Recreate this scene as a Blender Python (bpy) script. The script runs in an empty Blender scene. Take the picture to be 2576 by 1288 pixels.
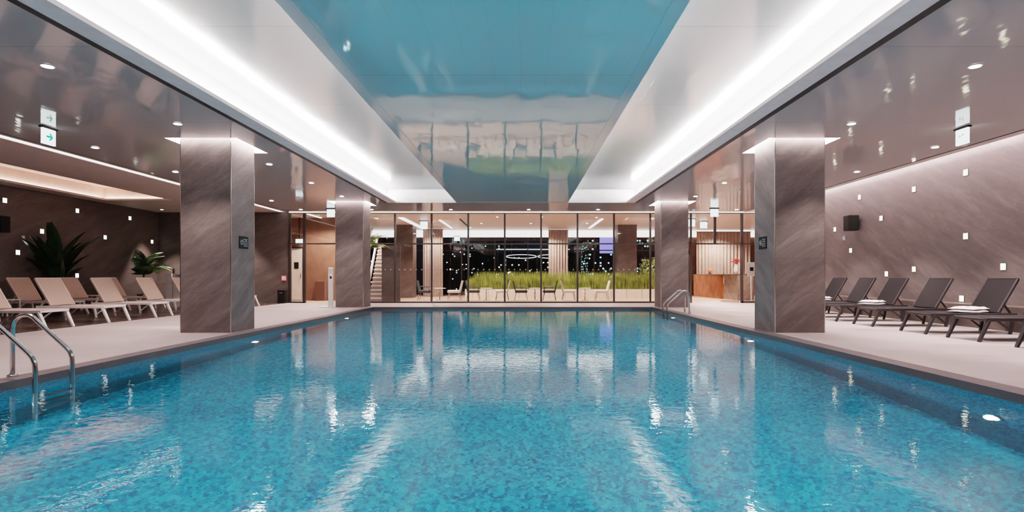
import bpy, bmesh, math, random
from mathutils import Vector, Matrix

random.seed(7)
SC = bpy.context.scene
COL = SC.collection
PI = math.pi

# ------------------------------------------------------------------ main dimensions (metres)
H = 0.985                    # eye height over the deck
CZ = 3.40                    # ceiling over the decks
RZ = 3.83                    # recess ceiling
YB = -3.0                    # wall behind the viewer
YG = 21.5                    # glass wall
XL, XR = -13.70, 9.30        # side walls
PXL, PXR, PY0, PY1 = -4.84, 4.17, 0.30, 18.55   # pool
WZ = -0.075                  # water level
PZ = -1.78                   # pool floor
LY1 = 30.0                   # far end of the lounge

# ------------------------------------------------------------------ node helpers
def srgb(r, g, b):
    f = lambda c: c / 12.92 if c <= 0.04045 else ((c + 0.055) / 1.055) ** 2.4
    return (f(r / 255), f(g / 255), f(b / 255), 1.0)

def new_mat(name):
    m = bpy.data.materials.new(name)
    m.use_nodes = True
    nt = m.node_tree
    for n in list(nt.nodes):
        nt.nodes.remove(n)
    out = nt.nodes.new('ShaderNodeOutputMaterial')
    return m, nt, out

def N(nt, typ, **kw):
    n = nt.nodes.new(typ)
    for k, v in kw.items():
        if k in n.bl_rna.properties:
            setattr(n, k, v)
        else:
            n.inputs[k.replace('_', ' ')].default_value = v
    return n

def L(nt, a, b):
    nt.links.new(a, b)

def ramp(nt, stops):
    r = nt.nodes.new('ShaderNodeValToRGB')
    el = r.color_ramp.elements
    while len(el) < len(stops):
        el.new(0.5)
    for e, (p, c) in zip(el, stops):
        e.position = p
        e.color = c if len(c) == 4 else (*c, 1)
    return r

def math_n(nt, op, a, b=None):
    n = nt.nodes.new('ShaderNodeMath')
    n.operation = op
    for i, v in enumerate((a, b)):
        if v is None:
            continue
        if isinstance(v, (int, float)):
            n.inputs[i].default_value = v
        else:
            L(nt, v, n.inputs[i])
    return n.outputs[0]

def plain(name, col, rough=0.5, metal=0.0, noise=0.06, scale=6.0, spec=0.5):
    """principled with a slight procedural tone variation"""
    m, nt, out = new_mat(name)
    p = N(nt, 'ShaderNodeBsdfPrincipled')
    p.inputs['Roughness'].default_value = rough
    p.inputs['Metallic'].default_value = metal
    p.inputs['Specular IOR Level'].default_value = spec
    tc = N(nt, 'ShaderNodeTexCoord')
    nz = N(nt, 'ShaderNodeTexNoise')
    nz.inputs['Scale'].default_value = scale
    nz.inputs['Detail'].default_value = 4
    L(nt, tc.outputs['Object'], nz.inputs['Vector'])
    a = tuple(c * (1 - noise) for c in col[:3])
    b = tuple(min(1, c * (1 + noise)) for c in col[:3])
    r = ramp(nt, [(0.3, a), (0.7, b)])
    L(nt, nz.outputs['Fac'], r.inputs['Fac'])
    L(nt, r.outputs['Color'], p.inputs['Base Color'])
    L(nt, p.outputs[0], out.inputs['Surface'])
    return m

def emit(name, col, strength):
    m, nt, out = new_mat(name)
    e = N(nt, 'ShaderNodeEmission')
    e.inputs['Color'].default_value = (*col[:3], 1)
    e.inputs['Strength'].default_value = strength
    L(nt, e.outputs[0], out.inputs['Surface'])
    return m

def stone(name, dark, mid, light, rough=0.45, slab=0.6, rot=0.6):
    """dark veined slate in slabs"""
    m, nt, out = new_mat(name)
    p = N(nt, 'ShaderNodeBsdfPrincipled')
    p.inputs['Roughness'].default_value = rough
    geo = N(nt, 'ShaderNodeNewGeometry')
    sep = N(nt, 'ShaderNodeSeparateXYZ')
    L(nt, geo.outputs['Position'], sep.inputs[0])
    s = math_n(nt, 'ADD', sep.outputs[0], sep.outputs[1])
    cmb = N(nt, 'ShaderNodeCombineXYZ')
    # diagonal grain: run along (x+y) and z
    u = math_n(nt, 'ADD', math_n(nt, 'MULTIPLY', s, math.cos(rot)), math_n(nt, 'MULTIPLY', sep.outputs[2], math.sin(rot)))
    v = math_n(nt, 'SUBTRACT', math_n(nt, 'MULTIPLY', sep.outputs[2], math.cos(rot)), math_n(nt, 'MULTIPLY', s, math.sin(rot)))
    L(nt, math_n(nt, 'MULTIPLY', u, 0.55), cmb.inputs[0])
    L(nt, math_n(nt, 'MULTIPLY', v, 2.3), cmb.inputs[1])
    L(nt, math_n(nt, 'MULTIPLY', sep.outputs[0], 0.2), cmb.inputs[2])
    n1 = N(nt, 'ShaderNodeTexNoise')
    n1.inputs['Scale'].default_value = 1.5
    n1.inputs['Detail'].default_value = 9
    n1.inputs['Roughness'].default_value = 0.72
    n1.inputs['Distortion'].default_value = 0.35
    L(nt, cmb.outputs[0], n1.inputs['Vector'])
    r1 = ramp(nt, [(0.28, dark), (0.5, mid), (0.74, light)])
    L(nt, n1.outputs['Fac'], r1.inputs['Fac'])
    # thin pale veins
    n2 = N(nt, 'ShaderNodeTexNoise')
    n2.inputs['Scale'].default_value = 1.1
    n2.inputs['Detail'].default_value = 6
    n2.inputs['Distortion'].default_value = 0.7
    L(nt, cmb.outputs[0], n2.inputs['Vector'])
    d = math_n(nt, 'ABSOLUTE', math_n(nt, 'SUBTRACT', n2.outputs['Fac'], 0.53))
    r2 = ramp(nt, [(0.0, (0.09, 0.09, 0.09)), (0.008, (0, 0, 0))])
    L(nt, d, r2.inputs['Fac'])
    mx = N(nt, 'ShaderNodeMixRGB')
    L(nt, r2.outputs['Color'], mx.inputs['Fac'])
    L(nt, r1.outputs['Color'], mx.inputs['Color1'])
    mx.inputs['Color2'].default_value = tuple(min(1, c * 2.0) for c in light[:3]) + (1,)
    # slab joints
    j = math_n(nt, 'FRACT', math_n(nt, 'DIVIDE', math_n(nt, 'ADD', sep.outputs[2], 10.1), slab))
    jm = math_n(nt, 'LESS_THAN', j, 0.008 / slab)
    mj = N(nt, 'ShaderNodeMixRGB')
    L(nt, math_n(nt, 'MULTIPLY', jm, 0.28), mj.inputs['Fac'])
    L(nt, mx.outputs['Color'], mj.inputs['Color1'])
    mj.inputs['Color2'].default_value = (dark[0] * .5, dark[1] * .5, dark[2] * .5, 1)
    L(nt, mj.outputs['Color'], p.inputs['Base Color'])
    bp = N(nt, 'ShaderNodeBump')
    bp.inputs['Strength'].default_value = 0.25
    bp.inputs['Distance'].default_value = 0.02
    L(nt, n1.outputs['Fac'], bp.inputs['Height'])
    L(nt, bp.outputs[0], p.inputs['Normal'])
    L(nt, p.outputs[0], out.inputs['Surface'])
    return m

def ceiling_mat(name, diff, gloss, fac, rough, px, py, ox=0.0, oy=0.0, wave=0.02):
    """glossy lacquered metal planks: seams px apart across, py apart along"""
    m, nt, out = new_mat(name)
    geo = N(nt, 'ShaderNodeNewGeometry')
    sep = N(nt, 'ShaderNodeSeparateXYZ')
    L(nt, geo.outputs['Position'], sep.inputs[0])
    fx = math_n(nt, 'FRACT', math_n(nt, 'DIVIDE', math_n(nt, 'ADD', sep.outputs[0], 60 + ox), px))
    fy = math_n(nt, 'FRACT', math_n(nt, 'DIVIDE', math_n(nt, 'ADD', sep.outputs[1], 60 + oy), py))
    sx = math_n(nt, 'LESS_THAN', fx, 0.005 / px)
    sy = math_n(nt, 'LESS_THAN', fy, 0.02 / py)
    seam = math_n(nt, 'MAXIMUM', math_n(nt, 'MULTIPLY', sx, 0.55), sy)
    # each plank lies at a very slightly different angle + oil-canning
    ix = math_n(nt, 'FLOOR', math_n(nt, 'DIVIDE', math_n(nt, 'ADD', sep.outputs[0], 60 + ox), px))
    iy = math_n(nt, 'FLOOR', math_n(nt, 'DIVIDE', math_n(nt, 'ADD', sep.outputs[1], 60 + oy), py))
    ci = N(nt, 'ShaderNodeCombineXYZ')
    L(nt, ix, ci.inputs[0]); L(nt, iy, ci.inputs[1])
    wn = N(nt, 'ShaderNodeTexWhiteNoise')
    L(nt, ci.outputs[0], wn.inputs['Vector'])
    nz = N(nt, 'ShaderNodeTexNoise')
    nz.inputs['Scale'].default_value = 1.0
    nz.inputs['Detail'].default_value = 2
    av = N(nt, 'ShaderNodeVectorMath', operation='ADD')
    L(nt, geo.outputs['Position'], av.inputs[0]); L(nt, wn.outputs['Color'], av.inputs[1])
    sc = N(nt, 'ShaderNodeVectorMath', operation='MULTIPLY')
    sc.inputs[1].default_value = (2.2, 0.8, 1)
    L(nt, av.outputs[0], sc.inputs[0]); L(nt, sc.outputs[0], nz.inputs['Vector'])
    bp = N(nt, 'ShaderNodeBump')
    bp.inputs['Strength'].default_value = 1.0
    bp.inputs['Distance'].default_value = wave
    L(nt, nz.outputs['Fac'], bp.inputs['Height'])
    d = N(nt, 'ShaderNodeBsdfDiffuse')
    mc = N(nt, 'ShaderNodeMixRGB')
    L(nt, math_n(nt, 'MULTIPLY', seam, 0.55), mc.inputs['Fac'])
    mc.inputs['Color1'].default_value = diff
    mc.inputs['Color2'].default_value = (diff[0] * .35, diff[1] * .35, diff[2] * .35, 1)
    L(nt, mc.outputs['Color'], d.inputs['Color'])
    g = N(nt, 'ShaderNodeBsdfGlossy')
    g.inputs['Roughness'].default_value = rough
    g.inputs['Color'].default_value = gloss
    L(nt, bp.outputs[0], g.inputs['Normal'])
    mx = N(nt, 'ShaderNodeMixShader')
    lw = N(nt, 'ShaderNodeFresnel'); lw.inputs['IOR'].default_value = 1.5
    f = math_n(nt, 'MINIMUM', math_n(nt, 'ADD', math_n(nt, 'MULTIPLY', lw.outputs[0], 0.7), fac), 0.92)
    f2 = math_n(nt, 'MULTIPLY', f, math_n(nt, 'SUBTRACT', 1.0, math_n(nt, 'MULTIPLY', seam, 0.35)))
    L(nt, f2, mx.inputs[0])
    L(nt, d.outputs[0], mx.inputs[1]); L(nt, g.outputs[0], mx.inputs[2])
    L(nt, mx.outputs[0], out.inputs['Surface'])
    return m

def tile_floor(name, base, grout, sx, sy, rough, var=0.06):
    m, nt, out = new_mat(name)
    p = N(nt, 'ShaderNodeBsdfPrincipled')
    geo = N(nt, 'ShaderNodeNewGeometry')
    br = N(nt, 'ShaderNodeTexBrick')
    br.offset = 0.5
    br.inputs['Scale'].default_value = 1.0
    br.inputs['Brick Width'].default_value = sx
    br.inputs['Row Height'].default_value = sy
    br.inputs['Mortar Size'].default_value = 0.004
    br.inputs['Color1'].default_value = tuple(c * (1 - var) for c in base[:3]) + (1,)
    br.inputs['Color2'].default_value = tuple(min(1, c * (1 + var)) for c in base[:3]) + (1,)
    br.inputs['Mortar'].default_value = grout
    L(nt, geo.outputs['Position'], br.inputs['Vector'])
    nz = N(nt, 'ShaderNodeTexNoise')
    nz.inputs['Scale'].default_value = 3.0; nz.inputs['Detail'].default_value = 7
    mp = N(nt, 'ShaderNodeVectorMath', operation='MULTIPLY'); mp.inputs[1].default_value = (0.5, 2.4, 1)
    L(nt, geo.outputs['Position'], mp.inputs[0]); L(nt, mp.outputs[0], nz.inputs['Vector'])
    r = ramp(nt, [(0.3, (0.82, 0.82, 0.82)), (0.7, (1.05, 1.05, 1.05))])
    L(nt, nz.outputs['Fac'], r.inputs['Fac'])
    mx = N(nt, 'ShaderNodeMixRGB', blend_type='MULTIPLY'); mx.inputs['Fac'].default_value = 1
    L(nt, br.outputs['Color'], mx.inputs['Color1']); L(nt, r.outputs['Color'], mx.inputs['Color2'])
    L(nt, mx.outputs['Color'], p.inputs['Base Color'])
    rr = math_n(nt, 'ADD', math_n(nt, 'MULTIPLY', nz.outputs['Fac'], 0.2), rough)
    L(nt, rr, p.inputs['Roughness'])
    L(nt, p.outputs[0], out.inputs['Surface'])
    return m

def mosaic_mat(name):
    m, nt, out = new_mat(name)
    p = N(nt, 'ShaderNodeBsdfPrincipled')
    p.inputs['Roughness'].default_value = 0.35
    geo = N(nt, 'ShaderNodeNewGeometry')
    ad = N(nt, 'ShaderNodeVectorMath', operation='ADD'); ad.inputs[1].default_value = (20.0113, 20.0113, 20.0113)
    L(nt, geo.outputs['Position'], ad.inputs[0])
    sc = N(nt, 'ShaderNodeVectorMath', operation='SCALE'); sc.inputs['Scale'].default_value = 1 / 0.026
    L(nt, ad.outputs[0], sc.inputs[0])
    fl = N(nt, 'ShaderNodeVectorMath', operation='FLOOR')
    L(nt, sc.outputs[0], fl.inputs[0])
    wn = N(nt, 'ShaderNodeTexWhiteNoise')
    L(nt, fl.outputs[0], wn.inputs['Vector'])
    nz = N(nt, 'ShaderNodeTexNoise'); nz.inputs['Scale'].default_value = 1.3; nz.inputs['Detail'].default_value = 3
    L(nt, geo.outputs['Position'], nz.inputs['Vector'])
    f = math_n(nt, 'ADD', math_n(nt, 'MULTIPLY', wn.outputs['Value'], 0.8), math_n(nt, 'MULTIPLY', nz.outputs['Fac'], 0.25))
    r = ramp(nt, [(0.06, (0.000, 0.07, 0.17)), (0.30, (0.001, 0.19, 0.35)), (0.55, (0.003, 0.35, 0.53)),
                  (0.80, (0.020, 0.50, 0.65)), (1.0, (0.08, 0.63, 0.71))])
    L(nt, f, r.inputs['Fac'])
    # side walls: deeper blue tiles with their weaker light painted in, darkest low down
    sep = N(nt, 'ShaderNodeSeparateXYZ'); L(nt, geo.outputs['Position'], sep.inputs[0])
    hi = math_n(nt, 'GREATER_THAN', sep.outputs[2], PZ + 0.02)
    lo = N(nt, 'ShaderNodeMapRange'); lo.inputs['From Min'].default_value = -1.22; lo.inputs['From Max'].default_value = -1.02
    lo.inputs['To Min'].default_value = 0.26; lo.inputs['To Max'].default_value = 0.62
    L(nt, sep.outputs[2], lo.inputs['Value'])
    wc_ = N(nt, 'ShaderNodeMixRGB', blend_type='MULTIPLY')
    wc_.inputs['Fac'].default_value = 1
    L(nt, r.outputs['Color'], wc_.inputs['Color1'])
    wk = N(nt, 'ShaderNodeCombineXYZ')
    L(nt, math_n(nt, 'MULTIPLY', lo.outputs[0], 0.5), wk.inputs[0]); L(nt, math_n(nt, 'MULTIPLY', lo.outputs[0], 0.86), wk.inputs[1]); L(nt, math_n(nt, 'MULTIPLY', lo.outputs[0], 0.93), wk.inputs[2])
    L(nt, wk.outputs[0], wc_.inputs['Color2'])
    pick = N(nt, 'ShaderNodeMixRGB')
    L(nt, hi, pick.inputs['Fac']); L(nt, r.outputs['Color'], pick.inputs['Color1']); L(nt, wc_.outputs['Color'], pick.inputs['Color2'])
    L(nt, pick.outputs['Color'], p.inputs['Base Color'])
    L(nt, p.outputs[0], out.inputs['Surface'])
    return m

def water_mat(name):
    m, nt, out = new_mat(name)
    g = N(nt, 'ShaderNodeBsdfGlass')
    g.inputs['IOR'].default_value = 1.333
    g.inputs['Roughness'].default_value = 0.0
    g.inputs['Color'].default_value = (0.93, 0.99, 1.0, 1)
    geo = N(nt, 'ShaderNodeNewGeometry')
    n1 = N(nt, 'ShaderNodeTexNoise'); n1.inputs['Scale'].default_value = 11.0; n1.inputs['Detail'].default_value = 3
    n2 = N(nt, 'ShaderNodeTexNoise'); n2.inputs['Scale'].default_value = 1.1; n2.inputs['Detail'].default_value = 2
    n1.inputs['Distortion'].default_value = 0.5
    L(nt, geo.outputs['Position'], n1.inputs['Vector']); L(nt, geo.outputs['Position'], n2.inputs['Vector'])
    h = math_n(nt, 'ADD', math_n(nt, 'MULTIPLY', n1.outputs['Fac'], 0.0015), math_n(nt, 'MULTIPLY', n2.outputs['Fac'], 0.0026))
    bp = N(nt, 'ShaderNodeBump'); bp.inputs['Strength'].default_value = 1.0; bp.inputs['Distance'].default_value = 1.0
    L(nt, h, bp.inputs['Height']); L(nt, bp.outputs[0], g.inputs['Normal'])
    L(nt, g.outputs[0], out.inputs['Surface'])
    return m

def glass_mat(name, tint=(0.95, 0.96, 0.96), refl=1.0):
    m, nt, out = new_mat(name)
    t = N(nt, 'ShaderNodeBsdfTransparent'); t.inputs['Color'].default_value = (*tint, 1)
    g = N(nt, 'ShaderNodeBsdfGlossy'); g.inputs['Roughness'].default_value = 0.0
    lw = N(nt, 'ShaderNodeLayerWeight'); lw.inputs['Blend'].default_value = 0.5
    mx = N(nt, 'ShaderNodeMixShader')
    fz = math_n(nt, 'ADD', math_n(nt, 'MULTIPLY', math_n(nt, 'POWER', lw.outputs['Facing'], 5.0), 0.85), 0.05)
    L(nt, math_n(nt, 'MULTIPLY', fz, refl), mx.inputs[0])
    L(nt, t.outputs[0], mx.inputs[1]); L(nt, g.outputs[0], mx.inputs[2])
    L(nt, mx.outputs[0], out.inputs['Surface'])
    return m

def facade_mat(name, wall, lit, share, sx, sz, strength):
    """night facade: window grid with a random share of windows lit"""
    m, nt, out = new_mat(name)
    geo = N(nt, 'ShaderNodeNewGeometry')
    sep = N(nt, 'ShaderNodeSeparateXYZ'); L(nt, geo.outputs['Position'], sep.inputs[0])
    a = math_n(nt, 'DIVIDE', math_n(nt, 'ADD', math_n(nt, 'ADD', sep.outputs[0], sep.outputs[1]), 200.37), sx)
    b = math_n(nt, 'DIVIDE', math_n(nt, 'ADD', sep.outputs[2], 50.21), sz)
    ci = N(nt, 'ShaderNodeCombineXYZ')
    L(nt, math_n(nt, 'FLOOR', a), ci.inputs[0]); L(nt, math_n(nt, 'FLOOR', b), ci.inputs[1])
    wn = N(nt, 'ShaderNodeTexWhiteNoise'); L(nt, ci.outputs[0], wn.inputs['Vector'])
    on = math_n(nt, 'LESS_THAN', wn.outputs['Value'], share)
    fa = math_n(nt, 'LESS_THAN', math_n(nt, 'ABSOLUTE', math_n(nt, 'SUBTRACT', math_n(nt, 'FRACT', a), 0.5)), 0.3)
    fb = math_n(nt, 'LESS_THAN', math_n(nt, 'ABSOLUTE', math_n(nt, 'SUBTRACT', math_n(nt, 'FRACT', b), 0.5)), 0.25)
    k = math_n(nt, 'MULTIPLY', on, math_n(nt, 'MULTIPLY', fa, fb))
    p = N(nt, 'ShaderNodeBsdfPrincipled'); p.inputs['Base Color'].default_value = wall
    p.inputs['Roughness'].default_value = 0.7
    hue = N(nt, 'ShaderNodeMixRGB'); L(nt, wn.outputs['Color'], hue.inputs['Color2'])
    hue.inputs['Fac'].default_value = 0.35; hue.inputs['Color1'].default_value = lit
    L(nt, hue.outputs['Color'], p.inputs['Emission Color'])
    L(nt, math_n(nt, 'MULTIPLY', k, strength), p.inputs['Emission Strength'])
    L(nt, p.outputs[0], out.inputs['Surface'])
    return m

def metal(name, col, rough):
    return plain(name, col, rough, 1.0, 0.04, 10)

# ------------------------------------------------------------------ materials
STONE_C = stone('column slate', (0.066, 0.048, 0.046), (0.122, 0.091, 0.086), (0.215, 0.165, 0.157), 0.6)
STONE_W = stone('wall slate', (0.058, 0.043, 0.042), (0.098, 0.074, 0.072), (0.17, 0.130, 0.127), 0.65, slab=1.2, rot=0.5)
STONE_D = stone('dark wall slate', (0.050, 0.037, 0.033), (0.082, 0.061, 0.054), (0.13, 0.098, 0.088), 0.5, slab=1.2, rot=0.4)
DECK = tile_floor('deck tiles', (0.43, 0.355, 0.352, 1), (0.33, 0.275, 0.27, 1), 1.2, 0.6, 0.30)
COPING = tile_floor('coping stone', (0.15, 0.115, 0.125, 1), (0.09, 0.07, 0.07, 1), 0.9, 0.9, 0.22)
COPING_IN = plain('wet coping face', (0.085, 0.055, 0.055, 1), 0.3)
WOODFLOOR = tile_floor('dark timber floor', (0.055, 0.034, 0.028, 1), (0.02, 0.012, 0.01, 1), 1.8, 0.14, 0.16, 0.25)
LOUNGEFLOOR = tile_floor('lounge floor', (0.56, 0.38, 0.31, 1), (0.40, 0.27, 0.22, 1), 1.6, 0.2, 0.25, 0.1)
CEIL = ceiling_mat('lacquered ceiling', (0.66, 0.60, 0.59, 1), (0.90, 0.89, 0.89, 1), 0.29, 0.075, 0.30, 2.95, 0.1, 1.85, 0.010)
CEIL_R = ceiling_mat('recess ceiling', (0.44, 0.445, 0.45, 1), (0.86, 0.89, 0.90, 1), 0.30, 0.11, 0.9, 2.95, 0.2, 1.35, 0.008)
CEIL_C = ceiling_mat('raft ceiling', (0.70, 0.80, 0.79, 1), (0.80, 0.94, 0.94, 1), 0.28, 0.05, 0.305, 4.0, 0.12, 5.13, 0.007)
CEIL_T = ceiling_mat('raft edge ceiling', (0.72, 0.82, 0.82, 1), (0.82, 0.93, 0.94, 1), 0.32, 0.10, 50, 50, 0, 0, 0.003)
SOFFIT = plain('grey soffit', (0.95, 0.80, 0.77, 1), 0.55)
WHITEWALL = plain('cove plaster', (0.82, 0.80, 0.79, 1), 0.6)
BLACKGAP = plain('shadow gap', (0.008, 0.008, 0.008, 1), 0.6)
WARMCEIL = plain('warm plaster ceiling', (0.52, 0.42, 0.39, 1), 0.5)
PEACH = plain('peach plaster', (0.80, 0.58, 0.50, 1), 0.6)
LOUNGECEIL = plain('lounge ceiling', (0.86, 0.72, 0.66, 1), 0.4)
BROWN = plain('brown timber wall', (0.16, 0.085, 0.06, 1), 0.35, noise=0.15, scale=3)
BEIGE = plain('beige paint', (0.62, 0.52, 0.47, 1), 0.5)
FRAME = plain('dark bronze frame', (0.030, 0.022, 0.020, 1), 0.35)
GLASS = glass_mat('clear glass')
GLASS_FAR = glass_mat('night glass', (0.80, 0.82, 0.85), 1.6)
DOT = plain('etched glass dot', (0.30, 0.28, 0.26, 1), 0.5)
STEEL = metal('polished steel', (0.50, 0.47, 0.46, 1), 0.18)
TRIM = metal('corner trim steel', (0.75, 0.70, 0.68, 1), 0.22)
BLACK = plain('black plastic', (0.010, 0.010, 0.010, 1), 0.6, spec=0.15)
WHITE = plain('white paint', (0.80, 0.77, 0.76, 1), 0.4)
L_WHITE = plain('white lounger frame', (0.82, 0.73, 0.72, 1), 0.4)
L_BEIGE = plain('beige sling', (0.48, 0.33, 0.27, 1), 0.75, noise=0.1, scale=60)
L_EDGE = plain('pale sling edge', (0.62, 0.46, 0.40, 1), 0.6)
L_DARK = plain('charcoal frame', (0.026, 0.022, 0.024, 1), 0.4, spec=0.3)
L_SLING = plain('charcoal sling', (0.0125, 0.0102, 0.0112, 1), 0.8, noise=0.12, scale=80, spec=0.12)
TOWEL = plain('white towelling', (0.86, 0.78, 0.79, 1), 0.95, noise=0.08, scale=60)
LEAF_D = plain('dark leaf', (0.022, 0.045, 0.016, 1), 0.3, noise=0.4, scale=8)
LEAF_P = plain('palm leaf', (0.055, 0.11, 0.03, 1), 0.4, noise=0.4, scale=8)
LEAF_L = plain('bright palm leaf', (0.30, 0.40, 0.14, 1), 0.4, noise=0.4, scale=8)
STEM = plain('stem', (0.06, 0.06, 0.025, 1), 0.6)
POT = plain('dark pot', (0.03, 0.027, 0.026, 1), 0.5)
GRASSM = plain('grass', (0.17, 0.21, 0.035, 1), 0.6, noise=0.5, scale=4)
PLANTER = plain('planter panel', (0.66, 0.56, 0.48, 1), 0.5)
SOIL = plain('soil', (0.03, 0.02, 0.015, 1), 0.9)
CURTAIN = plain('taupe curtain', (0.46, 0.37, 0.33, 1), 0.8, noise=0.1)
COPPER = plain('polished copper', (0.62, 0.22, 0.09, 1), 0.28, 0.75, 0.35, 2.2)
MARBLE = stone('counter marble', (0.16, 0.11, 0.09), (0.26, 0.19, 0.16), (0.42, 0.33, 0.29), 0.2, slab=3)
RED = plain('red panel', (0.62, 0.05, 0.05, 1), 0.4)
CORAL = plain('orange coral', (0.85, 0.16, 0.05, 1), 0.5)
FLOWER = plain('red petals', (0.55, 0.04, 0.04, 1), 0.6)
CHAIR_L = plain('cream chair shell', (0.88, 0.80, 0.73, 1), 0.5)
CHAIR_D = plain('dark blue chair shell', (0.025, 0.030, 0.038, 1), 0.5)
CHROME = metal('chair leg steel', (0.5, 0.42, 0.36, 1), 0.25)
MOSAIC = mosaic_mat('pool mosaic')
WATER = water_mat('pool water')

LED = emit('cove led', (1.0, 0.92, 0.90), 125)
LED_RAFT = emit('raft led', (1.0, 0.93, 0.90), 45)
LED_WALL = emit('wall slot led', (1.0, 0.88, 0.87), 620)
LED_LINE = emit('line led', (1.0, 0.90, 0.88), 3.2)
LED_HALO = emit('halo led', (1.0, 0.88, 0.85), 60.0)
LED_PEACH = emit('warm cove led', (1.0, 0.80, 0.70), 15)
LED_HEAD = emit('warm header led', (1.0, 0.74, 0.64), 2.2)
LED_LOUNGE = emit('lounge band', (1.0, 0.90, 0.84), 2.6)
LENS = emit('downlight lens', (1.0, 0.88, 0.82), 14)
LENS_W = emit('square lens', (1.0, 0.90, 0.66), 5)
LENS_C = emit('cool square lens', (0.97, 1.0, 0.88), 5)
SIGNFACE = emit('sign face', (0.86, 0.98, 1.0), 2.6)
SIGNDIM = emit('sign mark', (0.72, 0.86, 0.86), 1.0)
GREEN = emit('green arrow', (0.01, 0.62, 0.42), 1.0)
POOLLENS = emit('pool lens', (0.92, 1.0, 1.0), 18)
PURPLE = emit('billboard glow', (0.30, 0.28, 0.95), 1.6)
MARKWHITE = plain('printed white', (0.55, 0.54, 0.53, 1), 0.5)

# ------------------------------------------------------------------ mesh builder
class MB:
    def __init__(self):
        self.v, self.f, self.mi, self.sm = [], [], [], []
    def add(self, verts, faces, mi=0, smooth=False):
        o = len(self.v)
        self.v += [tuple(p) for p in verts]
        self.f += [tuple(i + o for i in f) for f in faces]
        self.mi += [mi] * len(faces); self.sm += [smooth] * len(faces)
        return self
    def box(self, x0, x1, y0, y1, z0, z1, mi=0):
        v = [(x0, y0, z0), (x1, y0, z0), (x1, y1, z0), (x0, y1, z0), (x0, y0, z1), (x1, y0, z1), (x1, y1, z1), (x0, y1, z1)]
        return self.add(v, [(3, 2, 1, 0), (4, 5, 6, 7), (0, 1, 5, 4), (1, 2, 6, 5), (2, 3, 7, 6), (3, 0, 4, 7)], mi)
    def quad(self, a, b, c, d, mi=0):
        return self.add([a, b, c, d], [(0, 1, 2, 3)], mi)
    def bar(self, a, b, w, h, w2=None, h2=None, up=(0, 0, 1), mi=0):
        a, b = Vector(a), Vector(b)
        d = (b - a).normalized()
        up = Vector(up)
        if abs(d.dot(up)) > 0.98:
            up = Vector((1, 0, 0))
        s = d.cross(up).normalized(); t = s.cross(d).normalized()
        w2 = w if w2 is None else w2; h2 = h if h2 is None else h2
        v = []
        for p, ww, hh in ((a, w, h), (b, w2, h2)):
            for i, j in ((-1, -1), (1, -1), (1, 1), (-1, 1)):
                v.append(p + s * (i * ww / 2) + t * (j * hh / 2))
        return self.add(v, [(0, 1, 2, 3), (7, 6, 5, 4), (0, 4, 5, 1), (1, 5, 6, 2), (2, 6, 7, 3), (3, 7, 4, 0)], mi)
    def tube(self, pts, r, n=10, mi=0, cap=True):
        pts = [Vector(p) for p in pts]
        rs = r if isinstance(r, (list, tuple)) else [r] * len(pts)
        prev = None; v = []
        for i, p in enumerate(pts):
            d = (pts[min(i + 1, len(pts) - 1)] - pts[max(i - 1, 0)]).normalized()
            if prev is None:
                ref = Vector((0, 0, 1)) if abs(d.z) < 0.9 else Vector((1, 0, 0))
                s = d.cross(ref).normalized()
            else:
                s = (prev - d * prev.dot(d)).normalized()
            prev = s
            t = d.cross(s)
            for k in range(n):
                a = 2 * PI * k / n
                v.append(p + (s * math.cos(a) + t * math.sin(a)) * rs[i])
        f = []
        for i in range(len(pts) - 1):
            for k in range(n):
                f.append((i * n + k, i * n + (k + 1) % n, (i + 1) * n + (k + 1) % n, (i + 1) * n + k))
        self.add(v, f, mi, True)
        if cap:
            o = len(self.v) - len(v)
            self.f.append(tuple(o + k for k in reversed(range(n)))); self.mi.append(mi); self.sm.append(False)
            self.f.append(tuple(o + (len(pts) - 1) * n + k for k in range(n))); self.mi.append(mi); self.sm.append(False)
        return self
    def lathe(self, prof, c=(0, 0, 0), n=20, mi=0):
        v = []; f = []
        for r, z in prof:
            for k in range(n):
                a = 2 * PI * k / n
                v.append((c[0] + r * math.cos(a), c[1] + r * math.sin(a), c[2] + z))
        for i in range(len(prof) - 1):
            for k in range(n):
                f.append((i * n + k, i * n + (k + 1) % n, (i + 1) * n + (k + 1) % n, (i + 1) * n + k))
        self.add(v, f, mi, True)
        o = len(self.v) - len(v)
        self.f.append(tuple(o + k for k in reversed(range(n)))); self.mi.append(mi); self.sm.append(False)
        self.f.append(tuple(o + (len(prof) - 1) * n + k for k in range(n))); self.mi.append(mi); self.sm.append(False)
        return self
    def build(self, name, mats, parent=None, loc=None, bevel=0, rot=None):
        me = bpy.data.meshes.new(name)
        me.from_pydata(self.v, [], self.f)
        for m in (mats if isinstance(mats, (list, tuple)) else [mats]):
            me.materials.append(m)
        me.polygons.foreach_set('material_index', self.mi)
        me.polygons.foreach_set('use_smooth', self.sm)
        me.update()
        o = bpy.data.objects.new(name, me)
        COL.objects.link(o)
        if parent is not None:
            o.parent = parent
        if loc is not None:
            o.location = loc
        if rot is not None:
            o.rotation_euler = rot
        if bevel:
            b = o.modifiers.new('bevel', 'BEVEL'); b.width = bevel; b.segments = 2; b.limit_method = 'ANGLE'
        return o

def tag(o, label=None, cat=None, group=None, kind=None):
    if label: o['label'] = label
    if cat: o['category'] = cat
    if group: o['group'] = group
    if kind: o['kind'] = kind
    return o

def thing(name, label, cat, loc=(0, 0, 0), rz=0, group=None, kind=None):
    o = bpy.data.objects.new(name, None)
    COL.objects.link(o)
    o.empty_display_size = 0.1
    o.location = loc; o.rotation_euler = (0, 0, rz)
    return tag(o, label, cat, group, kind)

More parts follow.
